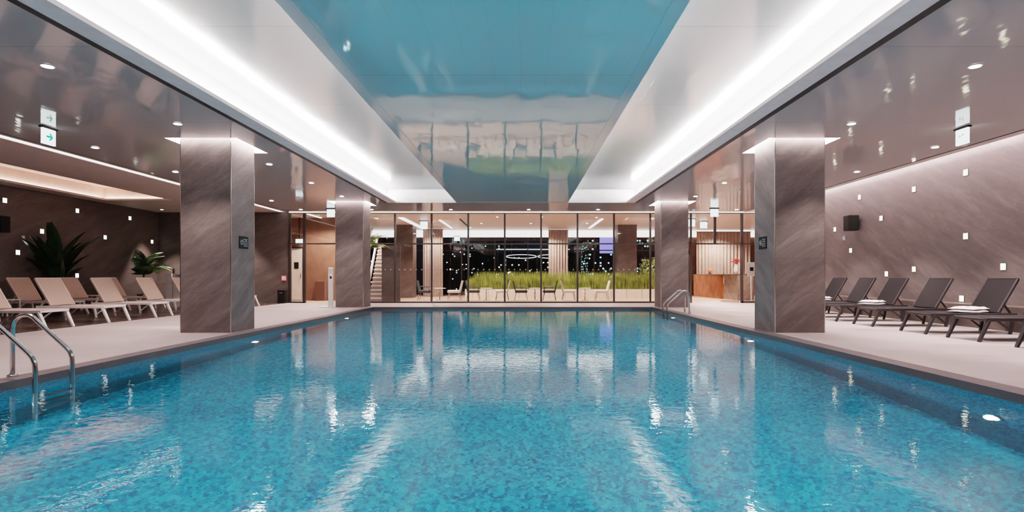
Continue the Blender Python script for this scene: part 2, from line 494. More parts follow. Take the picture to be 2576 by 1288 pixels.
def struct(name, mb, m, label=None, bevel=0):
    return tag(mb.build(name, m, bevel=bevel), label, None, None, 'structure')

def copy_tree(o, parent=None):
    c = o.copy(); COL.objects.link(c); c.parent = parent
    for ch in o.children:
        copy_tree(ch, c)
    return c

ORD = ['first', 'second', 'third', 'fourth', 'fifth', 'sixth', 'seventh', 'eighth', 'ninth', 'tenth', 'eleventh', 'twelfth']

def slab(x0, x1, y0, y1, z, ztop, holes=()):
    """underside with rectangular holes whose sides rise to ztop"""
    mb = MB()
    xs = sorted({x0, x1, *[h[0] for h in holes], *[h[1] for h in holes]})
    ys = sorted({y0, y1, *[h[2] for h in holes], *[h[3] for h in holes]})
    for i in range(len(xs) - 1):
        for j in range(len(ys) - 1):
            cx, cy = (xs[i] + xs[i + 1]) / 2, (ys[j] + ys[j + 1]) / 2
            if any(h[0] < cx < h[1] and h[2] < cy < h[3] for h in holes):
                continue
            mb.quad((xs[i], ys[j], z), (xs[i], ys[j + 1], z), (xs[i + 1], ys[j + 1], z), (xs[i + 1], ys[j], z))
    for a, b, c, d in list(holes) + [(x0, x1, y0, y1)]:
        mb.quad((a, c, z), (b, c, z), (b, c, ztop), (a, c, ztop))
        mb.quad((a, d, z), (b, d, z), (b, d, ztop), (a, d, ztop))
        mb.quad((a, c, z), (a, d, z), (a, d, ztop), (a, c, ztop))
        mb.quad((b, c, z), (b, d, z), (b, d, ztop), (b, c, ztop))
    return mb

# ------------------------------------------------------------------ setting: floors
CPL, CPR, CPY0, CPY1 = PXL - 0.22, PXR + 0.24, PY0 - 0.24, PY1 + 0.16
deck = MB()
for a, b, c, d in ((-8.82, CPL, YB, YG + 0.1), (CPR, XR, YB, YG + 0.1), (CPL, CPR, YB, CPY0), (CPL, CPR, CPY1, YG + 0.1)):
    deck.box(a, b, c, d, -0.12, 0)
struct('floor', deck, DECK)
struct('floor_timber', MB().box(XL, -8.82, YB, YG + 0.1, -0.12, 0), WOODFLOOR)
struct('floor_lounge', MB().box(-12, 12.5, YG + 0.1, LY1 + 1, -0.12, 0), LOUNGEFLOOR)

# pool: basin, water, coping
pool = thing('swimming_pool', 'long indoor swimming pool with blue mosaic tiles between the two pale decks', 'swimming pool', ((PXL + PXR) / 2, (PY0 + PY1) / 2, 0))
inv = (-(PXL + PXR) / 2, -(PY0 + PY1) / 2, 0)
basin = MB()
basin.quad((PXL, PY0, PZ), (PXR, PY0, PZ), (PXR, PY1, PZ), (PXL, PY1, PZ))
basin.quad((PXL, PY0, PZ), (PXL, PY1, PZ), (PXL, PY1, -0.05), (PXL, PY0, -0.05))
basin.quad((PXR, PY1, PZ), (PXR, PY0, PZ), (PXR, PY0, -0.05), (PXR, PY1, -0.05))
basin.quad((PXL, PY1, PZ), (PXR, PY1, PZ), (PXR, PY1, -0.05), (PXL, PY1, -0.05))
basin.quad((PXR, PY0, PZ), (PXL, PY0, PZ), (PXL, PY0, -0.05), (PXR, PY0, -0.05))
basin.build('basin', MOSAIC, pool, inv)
MB().quad((PXL, PY0, WZ), (PXR, PY0, WZ), (PXR, PY1, WZ), (PXL, PY1, WZ)).build('water', WATER, pool, inv)
for a, b, c, d, ed in ((CPL, PXL + .008, CPY0, CPY1, 'x1'), (PXR - .008, CPR, CPY0, CPY1, 'x0'), (PXL + .008, PXR - .008, CPY0, PY0 + .008, 'y1'), (PXL + .008, PXR - .008, PY1 - .008, CPY1, 'y0')):
    m = MB().box(a, b, c, d, -0.115, 0.0)
    # the faces towards the water are the dark wet ones
    idx = {'y0': 2, 'x1': 3, 'y1': 4, 'x0': 5}[ed]
    m.mi[idx] = 1
    m.build('coping', [COPING, COPING_IN], pool, inv)

# ------------------------------------------------------------------ setting: walls
wr = MB().box(XR, XR + 0.2, YB, YG + 0.6, -0.12, 3.9)
struct('wall_right', wr, STONE_W)
struct('wall_left', MB().box(XL - 0.2, XL, YB, YG + 0.3, -0.12, 3.9), STONE_D)
struct('wall_rear', MB().box(XL, XR, YB - 0.2, YB, -0.12, 3.9), STONE_D)
struct('wall_back', MB().box(XL, -8.80, YG, YG + 0.15, 0, 3.6), STONE_D)
struct('trim_1', MB().box(8.72, XR, 3.0, YG - 0.05, 0, 0.44), STONE_D, 'low dark stone ledge along the wall')

# ------------------------------------------------------------------ setting: ceilings
CX = {'l': (-6.02, -5.13), 'r': (4.42, 5.30)}
CY = [(1.74, 2.61), (10.05, 10.92), (18.36, 19.23)]
def holes(k):
    a, b = CX[k]
    return [(a - 0.22, b + 0.13, c - 0.09, d + 0.28) if k == 'l'
            else (a - 0.13, b + 0.22, c - 0.09, d + 0.28) for c, d in CY]
hl, hr = holes('l'), holes('r')
struct('ceiling', slab(-8.76, -4.507, YB, YG - 0.12, CZ, CZ + 0.12, hl), CEIL)
struct('ceiling.001', slab(3.74, 8.20, YB, YG - 0.12, CZ, CZ + 0.12, hr), CEIL)
struct('ceiling.002', slab(-4.507, 3.74, 18.70, YG - 0.12, CZ, CZ + 0.12), CEIL)
# recess
struct('ceiling_recess', MB().quad((-4.5, YB, RZ), (-4.5, 18.72, RZ), (3.74, 18.72, RZ), (3.74, YB, RZ)), CEIL_R)
rw = MB()
rw.quad((-4.42, YB, CZ), (-4.42, 18.7, CZ), (-4.42, 18.7, RZ), (-4.42, YB, RZ))
rw.quad((3.64, YB, CZ), (3.64, 18.7, CZ), (3.64, 18.7, RZ), (3.64, YB, RZ))
rw.quad((-4.42, 18.69, CZ), (3.64, 18.69, CZ), (3.64, 18.69, RZ), (-4.42, 18.69, RZ))
struct('trim_2', rw, WHITEWALL)
struct('trim_3', MB().box(-4.42, -4.16, YB, 18.69, CZ, CZ + 0.05), SOFFIT)
struct('trim_4', MB().box(3.38, 3.64, YB, 18.69, CZ, CZ + 0.05), SOFFIT)
struct('trim_5', MB().box(-4.507, -4.42, YB, 18.7, CZ - 0.002, CZ + 0.06), BLACKGAP)
struct('trim_6', MB().box(3.64, 3.74, YB, 18.7, CZ - 0.002, CZ + 0.06), BLACKGAP)
struct('trim_7', MB().box(-4.40, -4.30, YB + .1, 18.6, CZ + 0.055, CZ + 0.085), LED)
struct('trim_8', MB().box(3.52, 3.62, YB + .1, 18.6, CZ + 0.055, CZ + 0.085), LED)
# raft
RX0, RX1 = -2.17, 1.46
raft = thing('ceiling_raft', 'glossy teal ceiling panel hanging over the middle of the pool', 'ceiling panel', ((RX0 + RX1) / 2, 8, CZ))
ri = (-(RX0 + RX1) / 2, -8, -CZ)
MB().box(RX0 + 0.15, RX1 - 0.15, YB, 18.52, CZ + 0.006, CZ + 0.07).build('panel', CEIL_C, raft, ri)
et = MB()
et.box(RX0, RX0 + 0.15, YB, 18.66, CZ, CZ + 0.08); et.box(RX1 - 0.15, RX1, YB, 18.66, CZ, CZ + 0.08); et.box(RX0 + 0.15, RX1 - 0.15, 18.52, 18.66, CZ, CZ + 0.08)
et.build('edge_trim', CEIL_T, raft, ri)
raft['kind'] = 'thing'
struct('trim_9', MB().box(RX0 + 0.05, RX0 + 0.09, YB + .1, 18.4, CZ + 0.081, CZ + 0.11), LED_RAFT)
struct('trim_10', MB().box(RX1 - 0.09, RX1 - 0.05, YB + .1, 18.4, CZ + 0.081, CZ + 0.11), LED_RAFT)
# left bay: black line, light line, plaster with a warm recess
struct('trim_11', MB().box(-8.80, -8.76, YB, YG - 0.1, CZ - 0.001, CZ + 0.06), BLACKGAP)
struct('trim_12', MB().box(-8.90, -8.80, YB, YG - 0.1, CZ - 0.0, CZ + 0.06), WARMCEIL)
tag(MB().box(-9.10, -8.90, YB, YG - 0.1, CZ + 0.012, CZ + 0.05).build('light_strip', LED_LINE), 'long white light line in the ceiling above the beige loungers', 'light strip')
WX0, WX1, WY0, WY1 = -13.2, -11.1, 0.0, 18.1
struct('ceiling_plaster', slab(XL, -9.10, YB, YG, CZ, CZ + 0.06, [(WX0, WX1, WY0, WY1)]), WARMCEIL)
wc = MB()
z1 = CZ + 0.42
X0, X1, Y1_ = WX0 - 0.18, WX1 + 0.18, WY1 + 0.18
wc.quad((X0, WY0, z1), (X1, WY0, z1), (X1, Y1_, z1), (X0, Y1_, z1))
wc.quad((X0, WY0, CZ + .05), (X0, Y1_, CZ + .05), (X0, Y1_, z1), (X0, WY0, z1))
wc.quad((X1, WY0, CZ + .05), (X1, Y1_, CZ + .05), (X1, Y1_, z1), (X1, WY0, z1))
wc.quad((X0, Y1_, CZ + .05), (X1, Y1_, CZ + .05), (X1, Y1_, z1), (X0, Y1_, z1))
wc.quad((X0, WY0, CZ + .05), (X1, WY0, CZ + .05), (X1, WY0, z1), (X0, WY0, z1))
struct('ceiling_cove', wc, PEACH)
struct('trim_13', MB().box(X0 + .02, X0 + .06, WY0, WY1, CZ + .062, CZ + .085).box(X0 + .06, X1 - .06, Y1_ - .06, Y1_ - .02, CZ + .062, CZ + .085), LED_PEACH)
# right bay: black line, grey edge, slot with hidden led
struct('trim_14', MB().box(8.20, 8.25, YB, YG - 0.1, CZ - 0.001, CZ + 0.06), BLACKGAP)
struct('trim_15', MB().box(8.25, 8.44, YB, YG - 0.1, CZ, CZ + 0.06), SOFFIT)
struct('trim_16', MB().quad((8.2, YB, 3.88), (8.2, YG, 3.88), (XR, YG, 3.88), (XR, YB, 3.88)).quad((8.22, YB, CZ + .06), (8.22, YG, CZ + .06), (8.22, YG, 3.88), (8.22, YB, 3.88)), plain('slot lining', (.17, .15, .15, 1), .7))
struct('trim_17', MB().box(8.25, 8.42, YB + .1, YG - 0.2, CZ + 0.0605, CZ + 0.064), LED_WALL)
# header light over the glass wall
struct('trim_18', MB().box(-8.8, XR, YG - 0.12, YG + 0.12, CZ - 0.0, CZ + 0.15), SOFFIT)
tag(MB().box(-8.75, XR - 0.05, YG - 0.115, YG - 0.085, CZ - 0.028, CZ - 0.001).build('header_light', LED_HEAD), 'thin warm light line along the top of the glass wall', 'light strip')

# ------------------------------------------------------------------ columns
WHERE = {('l', 0): 'behind the viewer beside the beige lounger deck', ('l', 1): 'at the pool edge in front of the beige loungers',
         ('l', 2): 'beside the left corner of the glass wall', ('r', 0): 'behind the viewer', ('r', 1): 'at the pool edge in front of the charcoal loungers',
         ('r', 2): 'beside the far steel pool ladder'}
for k in 'lr':
    for i, (c, d) in enumerate(CY):
        if i == 0:
            continue
        a, b = CX[k]
        t = thing('stone_column', 'square veined brown-grey stone column ' + WHERE[(k, i)], 'column', ((a + b) / 2, (c + d) / 2, 0), group='square stone columns', kind='thing')
        hw, hd = (b - a) / 2, (d - c) / 2
        o = MB().box(-hw, hw, -hd, hd, 0, CZ + 0.10).build('shaft', STONE_C, t)
        tr = MB()
        for sx in (-1, 1):
            for sy in (-1, 1):
                x, y = sx * hw, sy * hd
                tr.box(min(x - sx * .010, x + sx * .003), max(x - sx * .010, x + sx * .003), min(y - sy * .010, y + sy * .003), max(y - sy * .010, y + sy * .003), 0, CZ)
        tr.build('corner_trim', TRIM, t)
        h = (hl if k == 'l' else hr)[i]
        mx_, my_ = (a + b) / 2, (c + d) / 2
        ring = MB()
        zz0, zz1 = CZ + 0.05, CZ + 0.07
        ring.box(h[0] - mx_, -hw, h[2] - my_, h[3] - my_, zz0, zz1)
        ring.box(hw, h[1] - mx_, h[2] - my_, h[3] - my_, zz0, zz1)
        ring.box(-hw, hw, hd, h[3] - my_, zz0, zz1)
        ring.box(-hw, hw, h[2] - my_, -hd, zz0, zz1)
        ring.build('halo_light', LED_HALO, t)
# columns inside the lounge
for x0, x1, w in ((-6.02, -5.13, 'beside the stairs'), (4.42, 5.30, 'behind the long grass planter')):
    t = thing('stone_column', 'dark square column inside the lounge ' + w, 'column', ((x0 + x1) / 2, 27.1, 0), group='lounge columns', kind='thing')
    MB().box(-.44, .44, -.43, .43, 0, CZ + .02).build('shaft', STONE_D, t)

# ------------------------------------------------------------------ glass walls
def dots(mb, x0, x1, y):
    n = int((x1 - x0) / 0.19)
    for i in range(n):
        x = x0 + (i + 0.5) * (x1 - x0) / n
        mb.quad((x - .022, y, 1.225), (x + .022, y, 1.225), (x + .022, y, 1.275), (x - .022, y, 1.275), 1)
MULL = [-6.18, -4.81, -3.435, -2.06, -0.69, 0.675, 2.04, 3.41, 4.775, 6.14]
TZ = 2.22
w1 = thing('window_1', 'floor to ceiling glass wall between pool hall and lounge', None, (0, YG, 0), kind='structure')
def post(par, x, w=0.065, z0=0.0, z1=CZ, d=0.08):
    MB().box(x - w / 2, x + w / 2, -d / 2, d / 2, z0, z1).build('mullion', FRAME, par)
for x in MULL:
    post(w1, x)
MB().box(MULL[0], MULL[-1], -.032, .032, TZ - .025, TZ + .025).build('transom', FRAME, w1)
MB().box(MULL[0], MULL[-1], -.05, .05, 0, .055).build('sill', FRAME, w1)
MB().box(MULL[0], MULL[-1], -.05, .05, CZ - .05, CZ).build('head_rail', FRAME, w1)
for i in range(len(MULL) - 1):
    g = MB().quad((MULL[i], 0, .055), (MULL[i + 1], 0, .055), (MULL[i + 1], 0, CZ - .05), (MULL[i], 0, CZ - .05))
    dots(g, MULL[i] + .05, MULL[i + 1] - .05, -.004)
    g.build('pane', [GLASS, DOT], w1)
w2 = thing('window_2', 'glazed screen with doorway beside the beige lounger bay', None, (0, YG, 0), kind='structure')
post(w2, -8.755, .09); post(w2, -8.21, .10)
MB().box(-8.72, -6.2, -.03, .03, TZ - .025, TZ + .025).build('transom', FRAME, w2)
MB().box(-8.72, -8.2, -.04, .04, 0, .055).build('sill', FRAME, w2)
MB().box(-8.8, -6.2, -.045, .045, CZ - .05, CZ).build('head_rail', FRAME, w2)
MB().quad((-8.72, 0, .05), (-8.25, 0, .05), (-8.25, 0, CZ - .05), (-8.72, 0, CZ - .05)).build('pane', GLASS, w2)
MB().quad((-8.2, 0, TZ), (-6.2, 0, TZ), (-6.2, 0, CZ - .05), (-8.2, 0, CZ - .05)).build('pane', GLASS, w2)
w3 = thing('window_3', 'glazed screen with doorway towards the copper counter', None, (0, YG, 0), kind='structure')
post(w3, 6.30, .06); post(w3, 8.21, .09); post(w3, 7.20, .08, TZ, CZ); post(w3, XR - .03, .06)
MB().box(6.2, XR, -.03, .03, TZ - .025, TZ + .025).build('transom', FRAME, w3)
MB().box(8.2, XR, -.04, .04, 0, .07).build('sill', FRAME, w3)
MB().box(6.2, XR, -.045, .045, CZ - .05, CZ).build('head_rail', FRAME, w3)
MB().quad((6.3, 0, TZ), (8.2, 0, TZ), (8.2, 0, CZ - .05), (6.3, 0, CZ - .05)).build('pane', GLASS, w3)
MB().quad((8.2, 0, .07), (XR, 0, .07), (XR, 0, CZ - .05), (8.2, 0, CZ - .05)).build('pane', GLASS, w3)
# open glass door leaf
gd = thing('door_1', 'open frameless glass door leaf at the copper counter doorway', None, (8.12, YG + .08, 0), rz=math.radians(112), kind='structure')
MB().quad((0, 0, .02), (.95, 0, .02), (.95, 0, 2.15), (0, 0, 2.15)).build('leaf', GLASS, gd)
MB().box(0, .95, -.014, .014, .0, .07).build('rail', STEEL, gd)
MB().tube([(.85, -.05, .7), (.85, -.05, 1.5)], .014).build('handle', STEEL, gd)

# ------------------------------------------------------------------ lounge shell
struct('ceiling_lounge', MB().quad((-12, YG + .12, CZ + .01), (-12, LY1, CZ + .01), (12.5, LY1, CZ + .01), (12.5, YG + .12, CZ + .01)), LOUNGECEIL)
struct('wall_lounge_left', MB().box(-12.2, -12, YG + .1, LY1 + .6, 0, 3.6), BROWN)
struct('wall_lounge_right', MB().box(12.5, 12.7, YG + .1, LY1 + .6, 0, 3.6), BROWN)
struct('trim_19', MB().box(-12, 12.5, LY1, LY1 + .12, 3.06, CZ + .05), LED_LOUNGE)
struct('wall_corridor', MB().box(-9.02, -6.35, 23.6, 23.75, 0, CZ + .02), BROWN)
struct('wall_corridor_left', MB().box(-10.4, -9.02, 23.66, 23.8, 0, CZ + .02), BROWN)
d2 = thing('door_2', 'beige service door in the corridor behind the glazed screen', None, (-9.36, 23.60, 0), kind='structure')
MB().box(-.38, .33, -.03, .03, 0.02, 2.15).build('leaf', BEIGE, d2)
MB().box(-.06, .12, -.045, -.03, 1.32, 1.58).build('plate', BLACK, d2)
MB().box(-.43, -.38, -.04, .04, 0, 2.2).box(.28, .33, -.045, .04, 0, 2.2).box(-.43, .33, -.04, .04, 2.15, 2.2).build('frame', FRAME, d2)
MB().tube([(.22, -.07, .9), (.22, -.07, 1.15)], .012).build('handle', STEEL, d2)
# far window of the lounge
w4 = thing('window_4', 'far lounge window onto the night city', None, (0, LY1 + .2, 0), kind='structure')
xs = [-12 + i * 1.75 for i in range(12)]
for i, x in enumerate(xs):
    MB().box(x - .025, x + .025, -.03, .03, 0, 3.1).build('mullion', FRAME, w4)
MB().box(-12, 7.3, -.03, .03, 2.35, 2.40).build('transom', FRAME, w4)
for i in range(11):
    MB().quad((xs[i], 0, 0), (xs[i + 1], 0, 0), (xs[i + 1], 0, 3.1), (xs[i], 0, 3.1)).build('pane', GLASS_FAR, w4)
struct('wall_lounge_back', MB().box(7.28, 12.5, LY1 + .14, LY1 + .3, 0, 3.6), BROWN)
tag(MB().box(-5.50, -4.78, 22.25, 22.33, 0, 2.2).build('stair_screen', STONE_D), 'dark partition panel beside the stairs behind the glass', 'partition')
# led lines in the lounge ceiling
for x, w, y0, y1, lab in ((-5.0, .22, 23.4, 29.9, 'widest light line in the lounge ceiling, above the stairs'),
                          (-3.55, .09, 24.4, 28.5, 'narrow light line in the lounge ceiling beside the square exit sign'),
                          (3.3, .12, 23.9, 28.5, 'light line in the lounge ceiling before the dark column'),
                          (-8.3, .08, 21.9, 23.5, 'light line in the corridor ceiling over the brown wall')):
    tag(MB().box(x - w / 2, x + w / 2, y0, y1, CZ - .02, CZ + .008).build('light_strip', LED_LOUNGE), lab, 'light strip', 'lounge ceiling light lines')
tag(MB().box(-2.68, -2.62, 24.0, 27.5, CZ - .012, CZ + .008).build('air_slot', BLACK), 'black linear air slot in the lounge ceiling', 'vent')

# ------------------------------------------------------------------ downlights
def lamp_spot(x, y, z, power, size, blend, col, aim=(0, 0, -1), r=0.05):
    ld = bpy.data.lights.new('spot', 'SPOT')
    ld.energy = power; ld.spot_size = math.radians(size); ld.spot_blend = blend
    ld.color = col; ld.shadow_soft_size = r
    o = bpy.data.objects.new('spot_lamp', ld); COL.objects.link(o)
    o.location = (x, y, z)
    o.rotation_euler = Vector(aim).to_track_quat('-Z', 'Y').to_euler()
    return o

WARM = (1.0, 0.84, 0.79)
dl = thing('downlight', 'x', 'downlight', (0, 0, CZ))
MB().lathe([(.062, -.006), (.075, -.006), (.078, .0)], n=20).build('rim', WHITE, dl)
MB().lathe([(.0, -.0065), (.058, -.0065), (.058, -.012), (.0, -.012)], n=20).build('lens', LENS, dl)
used = False
def downlight(x, y, label, group, z=CZ, power=0, size=95, s=1.0):
    global used
    o = dl if not used else copy_tree(dl)
    used = True
    o.location = (x, y, z); o.scale = (s, s, 1)
    tag(o, label, 'downlight', group)
    if power:
        lamp_spot(x, y, z - .03, power, size, 0.5, WARM)
YA = [6.56, 9.03, 12.29, 14.73, 17.20]
for i, y in enumerate(YA):
    downlight(-5.45, y, f'ceiling downlight beside the beige lounger pool edge, {ORD[len(YA)-1-i]} from the glass wall', 'downlights over the beige lounger deck', power=270)
YBd = [10.70, 13.17, 15.6, 18.2, 20.6]
for i, y in enumerate(YBd):
    downlight(-8.0, y, f'ceiling downlight beside the beige lounger light line, {ORD[len(YBd)-1-i]} from the glass wall', 'downlights over the beige lounger deck', power=270)
for i, y in enumerate(YA):
    downlight(5.18, y, f'ceiling downlight beside the charcoal lounger pool edge, {ORD[len(YA)-1-i]} from the glass wall', 'downlights over the charcoal lounger deck', power=270)
YR = [8.0, 10.67, 13.17, 15.6, 18.2, 20.6]
for i, y in enumerate(YR):
    downlight(7.68, y, f'ceiling downlight above the charcoal loungers, {ORD[len(YR)-1-i]} from the glass wall', 'downlights over the charcoal lounger deck', power=800, size=86)
XF = [-5.45, -2.6, 0.2, 2.7]
for i, x in enumerate(XF):
    downlight(x, 20.6, f'downlight along the glass wall over the pool end, {ORD[i]} from the stairs side', 'downlights along the glass wall', power=110)
downlight(-13.0, 20.6, 'small downlight in the plaster ceiling over the corner palm', 'downlights over the beige lounger bay', power=1000, size=62, s=.8)
downlight(-10.9, 20.6, 'small added downlight in the plaster ceiling, unseen behind the big stone column', 'downlights over the beige lounger bay', power=700, size=90, s=.8)  # extra fitting, put in out of sight to brighten the bay corner
# near, out of view: light only where the photo shows its effect on the near deck
for x in (-5.45, 5.18, 7.68):
    lamp_spot(x, 4.1, CZ - .03, 330, 95, .5, WARM)
LD = [(-1.05, 23.2), (0.75, 23.2), (3.0, 23.4), (-1.9, 26.0), (0.35, 26.0), (2.9, 26.0), (-2.6, 28.2), (-0.9, 28.2), (0.9, 28.2), (5.9, 25.5), (8.4, 26.2), (-8.6, 22.5)]
for i, (x, y) in enumerate(LD):
    r = 'front' if y < 23.5 else 'middle' if y < 27 else 'back'
    lab = {9: 'small lounge downlight between the dark column and the copper counter', 10: 'small lounge downlight above the copper counter',
           11: 'small corridor downlight above the beige service door'}.get(i) or f'small round downlight in the {r} row of the lounge ceiling, {ORD[i % 3]} from the stairs'
    downlight(x, y, lab, 'lounge downlights', z=CZ + .008, power=0, s=.75)
for x, y, p in ((-8.2, 22.5, 120), (-6.0, 22.6, 260), (-4.0, 24.2, 260), (-1.2, 24.5, 260), (1.6, 24.5, 260), (3.6, 24.3, 200), (8.3, 25.5, 420), (8.0, 22.6, 260), (-7.6, 22.6, 160), (1.2, 28.3, 220), (-4.4, 28.0, 160), (9.8, 28.6, 260)):  # added lamps without fittings, to lift the lounge brightness
    lamp_spot(x, y, CZ - .03, p * 2.3, 140, .6, (1.0, 0.78, 0.67))

# ------------------------------------------------------------------ square wall lights
def wall_light(x, y, z, nx, label, group, mat):
    t = thing('wall_light', label, 'wall light', (x, y, z), group=group)
    a, b = (-.006, .012) if nx > 0 else (-.012, .006)
    m = MB().box(a, b, -.062, .062, -.062, .062); m.build('lens', mat, t)
    f = MB()
    for s in (-1, 1):
        f.box(a * .8, b * .8, -.072, .072, s * .067 - .005, s * .067 + .005)
        f.box(a * .8, b * .8, s * .067 - .005, s * .067 + .005, -.062, .062)
    f.build('bezel', FRAME, t)
RW = [(12.02, 3.172, 'highest glowing square on the charcoal lounger wall, nearest to the viewer'),  # light positions on both side walls precomputed from image pixels
      (13.61, 3.064, 'glowing square near the ceiling slot, between its two highest neighbours on the charcoal lounger wall'),
      (15.81, 3.181, 'glowing square under the ceiling slot, diagonally above the black speaker'),
      (14.86, 2.502, 'glowing square level with the black speaker, on its viewer side'),
      (17.06, 2.395, 'glowing square beside the stone column, just beyond the black speaker'),
      (16.24, 1.729, 'glowing square on the wall below the black speaker'),
      (12.02, 1.836, 'glowing square alone at mid height of the charcoal lounger wall'),
      (11.08, 1.178, 'glowing square nearest the viewer, above the lounger with the large towel'),
      (13.61, 1.164, 'upper of two glowing squares low over the middle charcoal loungers'),
      (14.64, 1.056, 'lower of two glowing squares low over the middle charcoal loungers'),
      (12.13, 0.520, 'glowing square lowest on the wall, just above the dark ledge')]
for y, z, lab in RW:
    wall_light(XR, y, z, -1, lab, 'square lights on the charcoal lounger wall', LENS_W)
LW = [(15.12, 3.00, 'top row glowing square on the beige lounger wall, above the black speaker'),
      (17.58, 3.01, 'top row glowing square on the beige lounger wall, in the middle over the leafy plant'),
      (19.93, 3.02, 'top row glowing square on the beige lounger wall, nearest the corner'),
      (16.29, 2.275, 'second row glowing square beside the dark leafy plant top'),
      (18.75, 2.275, 'second row glowing square between the leafy plant and the palm'),
      (21.12, 2.276, 'second row glowing square in the corner above the palm'),
      (15.51, 1.642, 'third row glowing square below the black speaker'),
      (20.23, 1.645, 'third row glowing square shining through the palm fronds'),
      (17.57, 1.02, 'lowest glowing square, just above a beige lounger backrest')]
for y, z, lab in LW:
    wall_light(XL, y, z, 1, lab, 'square lights on the beige lounger wall', LENS_C)

# ------------------------------------------------------------------ wall speakers and small wall fittings
def speaker(x, y, z, s, label):
    t = thing('wall_speaker', label, 'speaker', (x, y, z), group='wall speakers')
    MB().box(min(0.06 * s, .34 * s), max(.06 * s, .34 * s), -.14, .14, -.21, .21).build('cabinet', BLACK, t, bevel=.012)
    MB().box(min(.335 * s, .35 * s), max(.335 * s, .35 * s), -.12, .12, -.19, .19).build('grille', L_SLING, t)
    MB().bar((0, 0, 0), (.08 * s, 0, 0), .06, .10).build('bracket', FRAME, t)
speaker(XR, 15.88, 2.47, -1, 'black box loudspeaker on the stone wall above the charcoal loungers')
speaker(XL, 14.78, 2.34, 1, 'black box loudspeaker on the dark wall above the beige loungers')
t = thing('wall_sensor', 'small pale dome sensor on the wall below the black speaker', 'sensor', (XR, 16.55, 2.10))
MB().box(-.03, 0, -.05, .05, -.06, .06).build('housing', WHITE, t, bevel=.01); MB().lathe([(.035, 0), (.03, .02), (.015, .035)]).build('dome', WHITE, t, loc=(-.03, 0, 0), rot=(0, -PI / 2, 0))
t = thing('wall_plate', 'small pinkish square wall plate beneath the black speaker', 'wall plate', (XL, 15.68, 2.06))
MB().box(0, .015, -.05, .05, -.05, .05).build('cover', BEIGE, t, bevel=.004); MB().box(.015, .02, -.02, .02, -.03, .03).build('rocker', WHITE, t)

# column notices: black plates with a pale pictogram and two short lines
def notice(x, y, z, nx, label):
    t = thing('notice_plate', label, 'sign', (x, y, z), rz=0 if nx > 0 else PI, group='black notice plates')
    MB().box(0, .012, -.165, .165, -.112, .112).build('plate', BLACK, t, bevel=.003)
    mk = MB(); X = .0135
    n = 18
    for k in range(n):                                   # ring with a slash
        a0, a1 = 2 * PI * k / n, 2 * PI * (k + 1) / n
        q = lambda r, a: (X, -.085 + r * math.cos(a), .0 + r * math.sin(a))
        mk.quad(q(.036, a0), q(.046, a0), q(.046, a1), q(.036, a1))
    mk.bar((X, -.112, .026), (X, -.058, -.026), .002, .010, up=(1, 0, 0))
    mk.build('pictogram', MARKWHITE, t)
    wr_ = MB()
    for row, zz in enumerate((.038, -.042)):
        for c in range(3):
            y0 = -.018 + c * .052
            wr_.box(X - .001, X, y0, y0 + .040, zz + .018, zz + .026)
            wr_.box(X - .001, X, y0 + (.016 if (c + row) % 2 else 0), y0 + (.024 if (c + row) % 2 else .008), zz - .026, zz + .018)
            wr_.box(X - .001, X, y0, y0 + .040, zz - .028, zz - .020)
    wr_.build('lettering', MARKWHITE, t)
notice(-5.13, 10.50, 1.61, 1, 'black notice plate on the stone column before the beige loungers')
notice(4.42, 10.545, 1.61, -1, 'black notice plate on the stone column before the charcoal loungers')

# ------------------------------------------------------------------ hanging signs
def exit_sign(x, y, z, rz, label, w=.25, h=.25, drop=0.0, arrow=None, mark=False):
    """lit box under a ceiling mount; local +x is the viewing side, local y runs to its right"""
    t = thing('exit_sign', label, 'exit sign', (x, y, z), rz=rz, group='hanging lit signs')
    MB().box(-.035, .035, -w * .62, w * .62, -.03, 0).build('mount', L_DARK, t, bevel=.008)
    if drop:
        MB().tube([(0, 0, -drop - .03), (0, 0, -.02)], .01).build('rod', STEEL, t)
    zz = -.03 - drop
    MB().box(-.018, .018, -w / 2, w / 2, zz - h, zz).build('face', SIGNFACE, t)
    X = .0195
    if arrow:
        a = MB(); cz = zz - h / 2
        a.quad((X, -.06, cz - .015), (X, .03, cz - .015), (X, .03, cz + .015), (X, -.06, cz + .015))
        for s in (-1, 1):
            a.quad((X, .070, cz), (X, .035, cz), (X, -.008, cz + s * .056), (X, .024, cz + s * .056))
        a.build('arrow', GREEN, t)
    if mark:
        a = MB(); cz = zz - h / 2
        a.quad((X, -.045, cz), (X, -.015, cz), (X, -.015, cz + .03), (X, -.045, cz + .03))
        a.quad((X, .015, cz + .01), (X, .045, cz + .01), (X, .045, cz + .045), (X, .015, cz + .045))
        a.build('pictogram', SIGNDIM, t)
exit_sign(-7.68, 9.26, CZ, 0, 'lit white sign with a green arrow hanging over the beige lounger deck', arrow=True)
exit_sign(7.10, 9.25, CZ, PI, 'lit white sign with faint marks hanging over the charcoal lounger deck', mark=True)
exit_sign(-6.82, 20.3, CZ, -PI / 2, 'lit white sign hanging before the doorway beside the white stand', w=.27, h=.27)
exit_sign(6.75, 20.2, CZ, -PI / 2, 'lit sign hanging highest in the copper counter doorway', w=.27, h=.27)
exit_sign(7.85, 24.9, CZ, -PI / 2, 'lit sign inside the lounge, middle of three near the copper counter', w=.30, h=.28)
exit_sign(7.0, 23.8, CZ, -PI / 2, 'lit sign inside the lounge, lowest of three next to the stone column', w=.29, h=.30, drop=.0)
exit_sign(-4.28, 24.7, CZ, -PI / 2, 'square lit sign in the lounge above the light curtain', w=.31, h=.31)
exit_sign(-3.35, 29.0, CZ - .35, -PI / 2, 'dim greenish lit sign far back in the lounge', w=.28, h=.22, drop=.0)

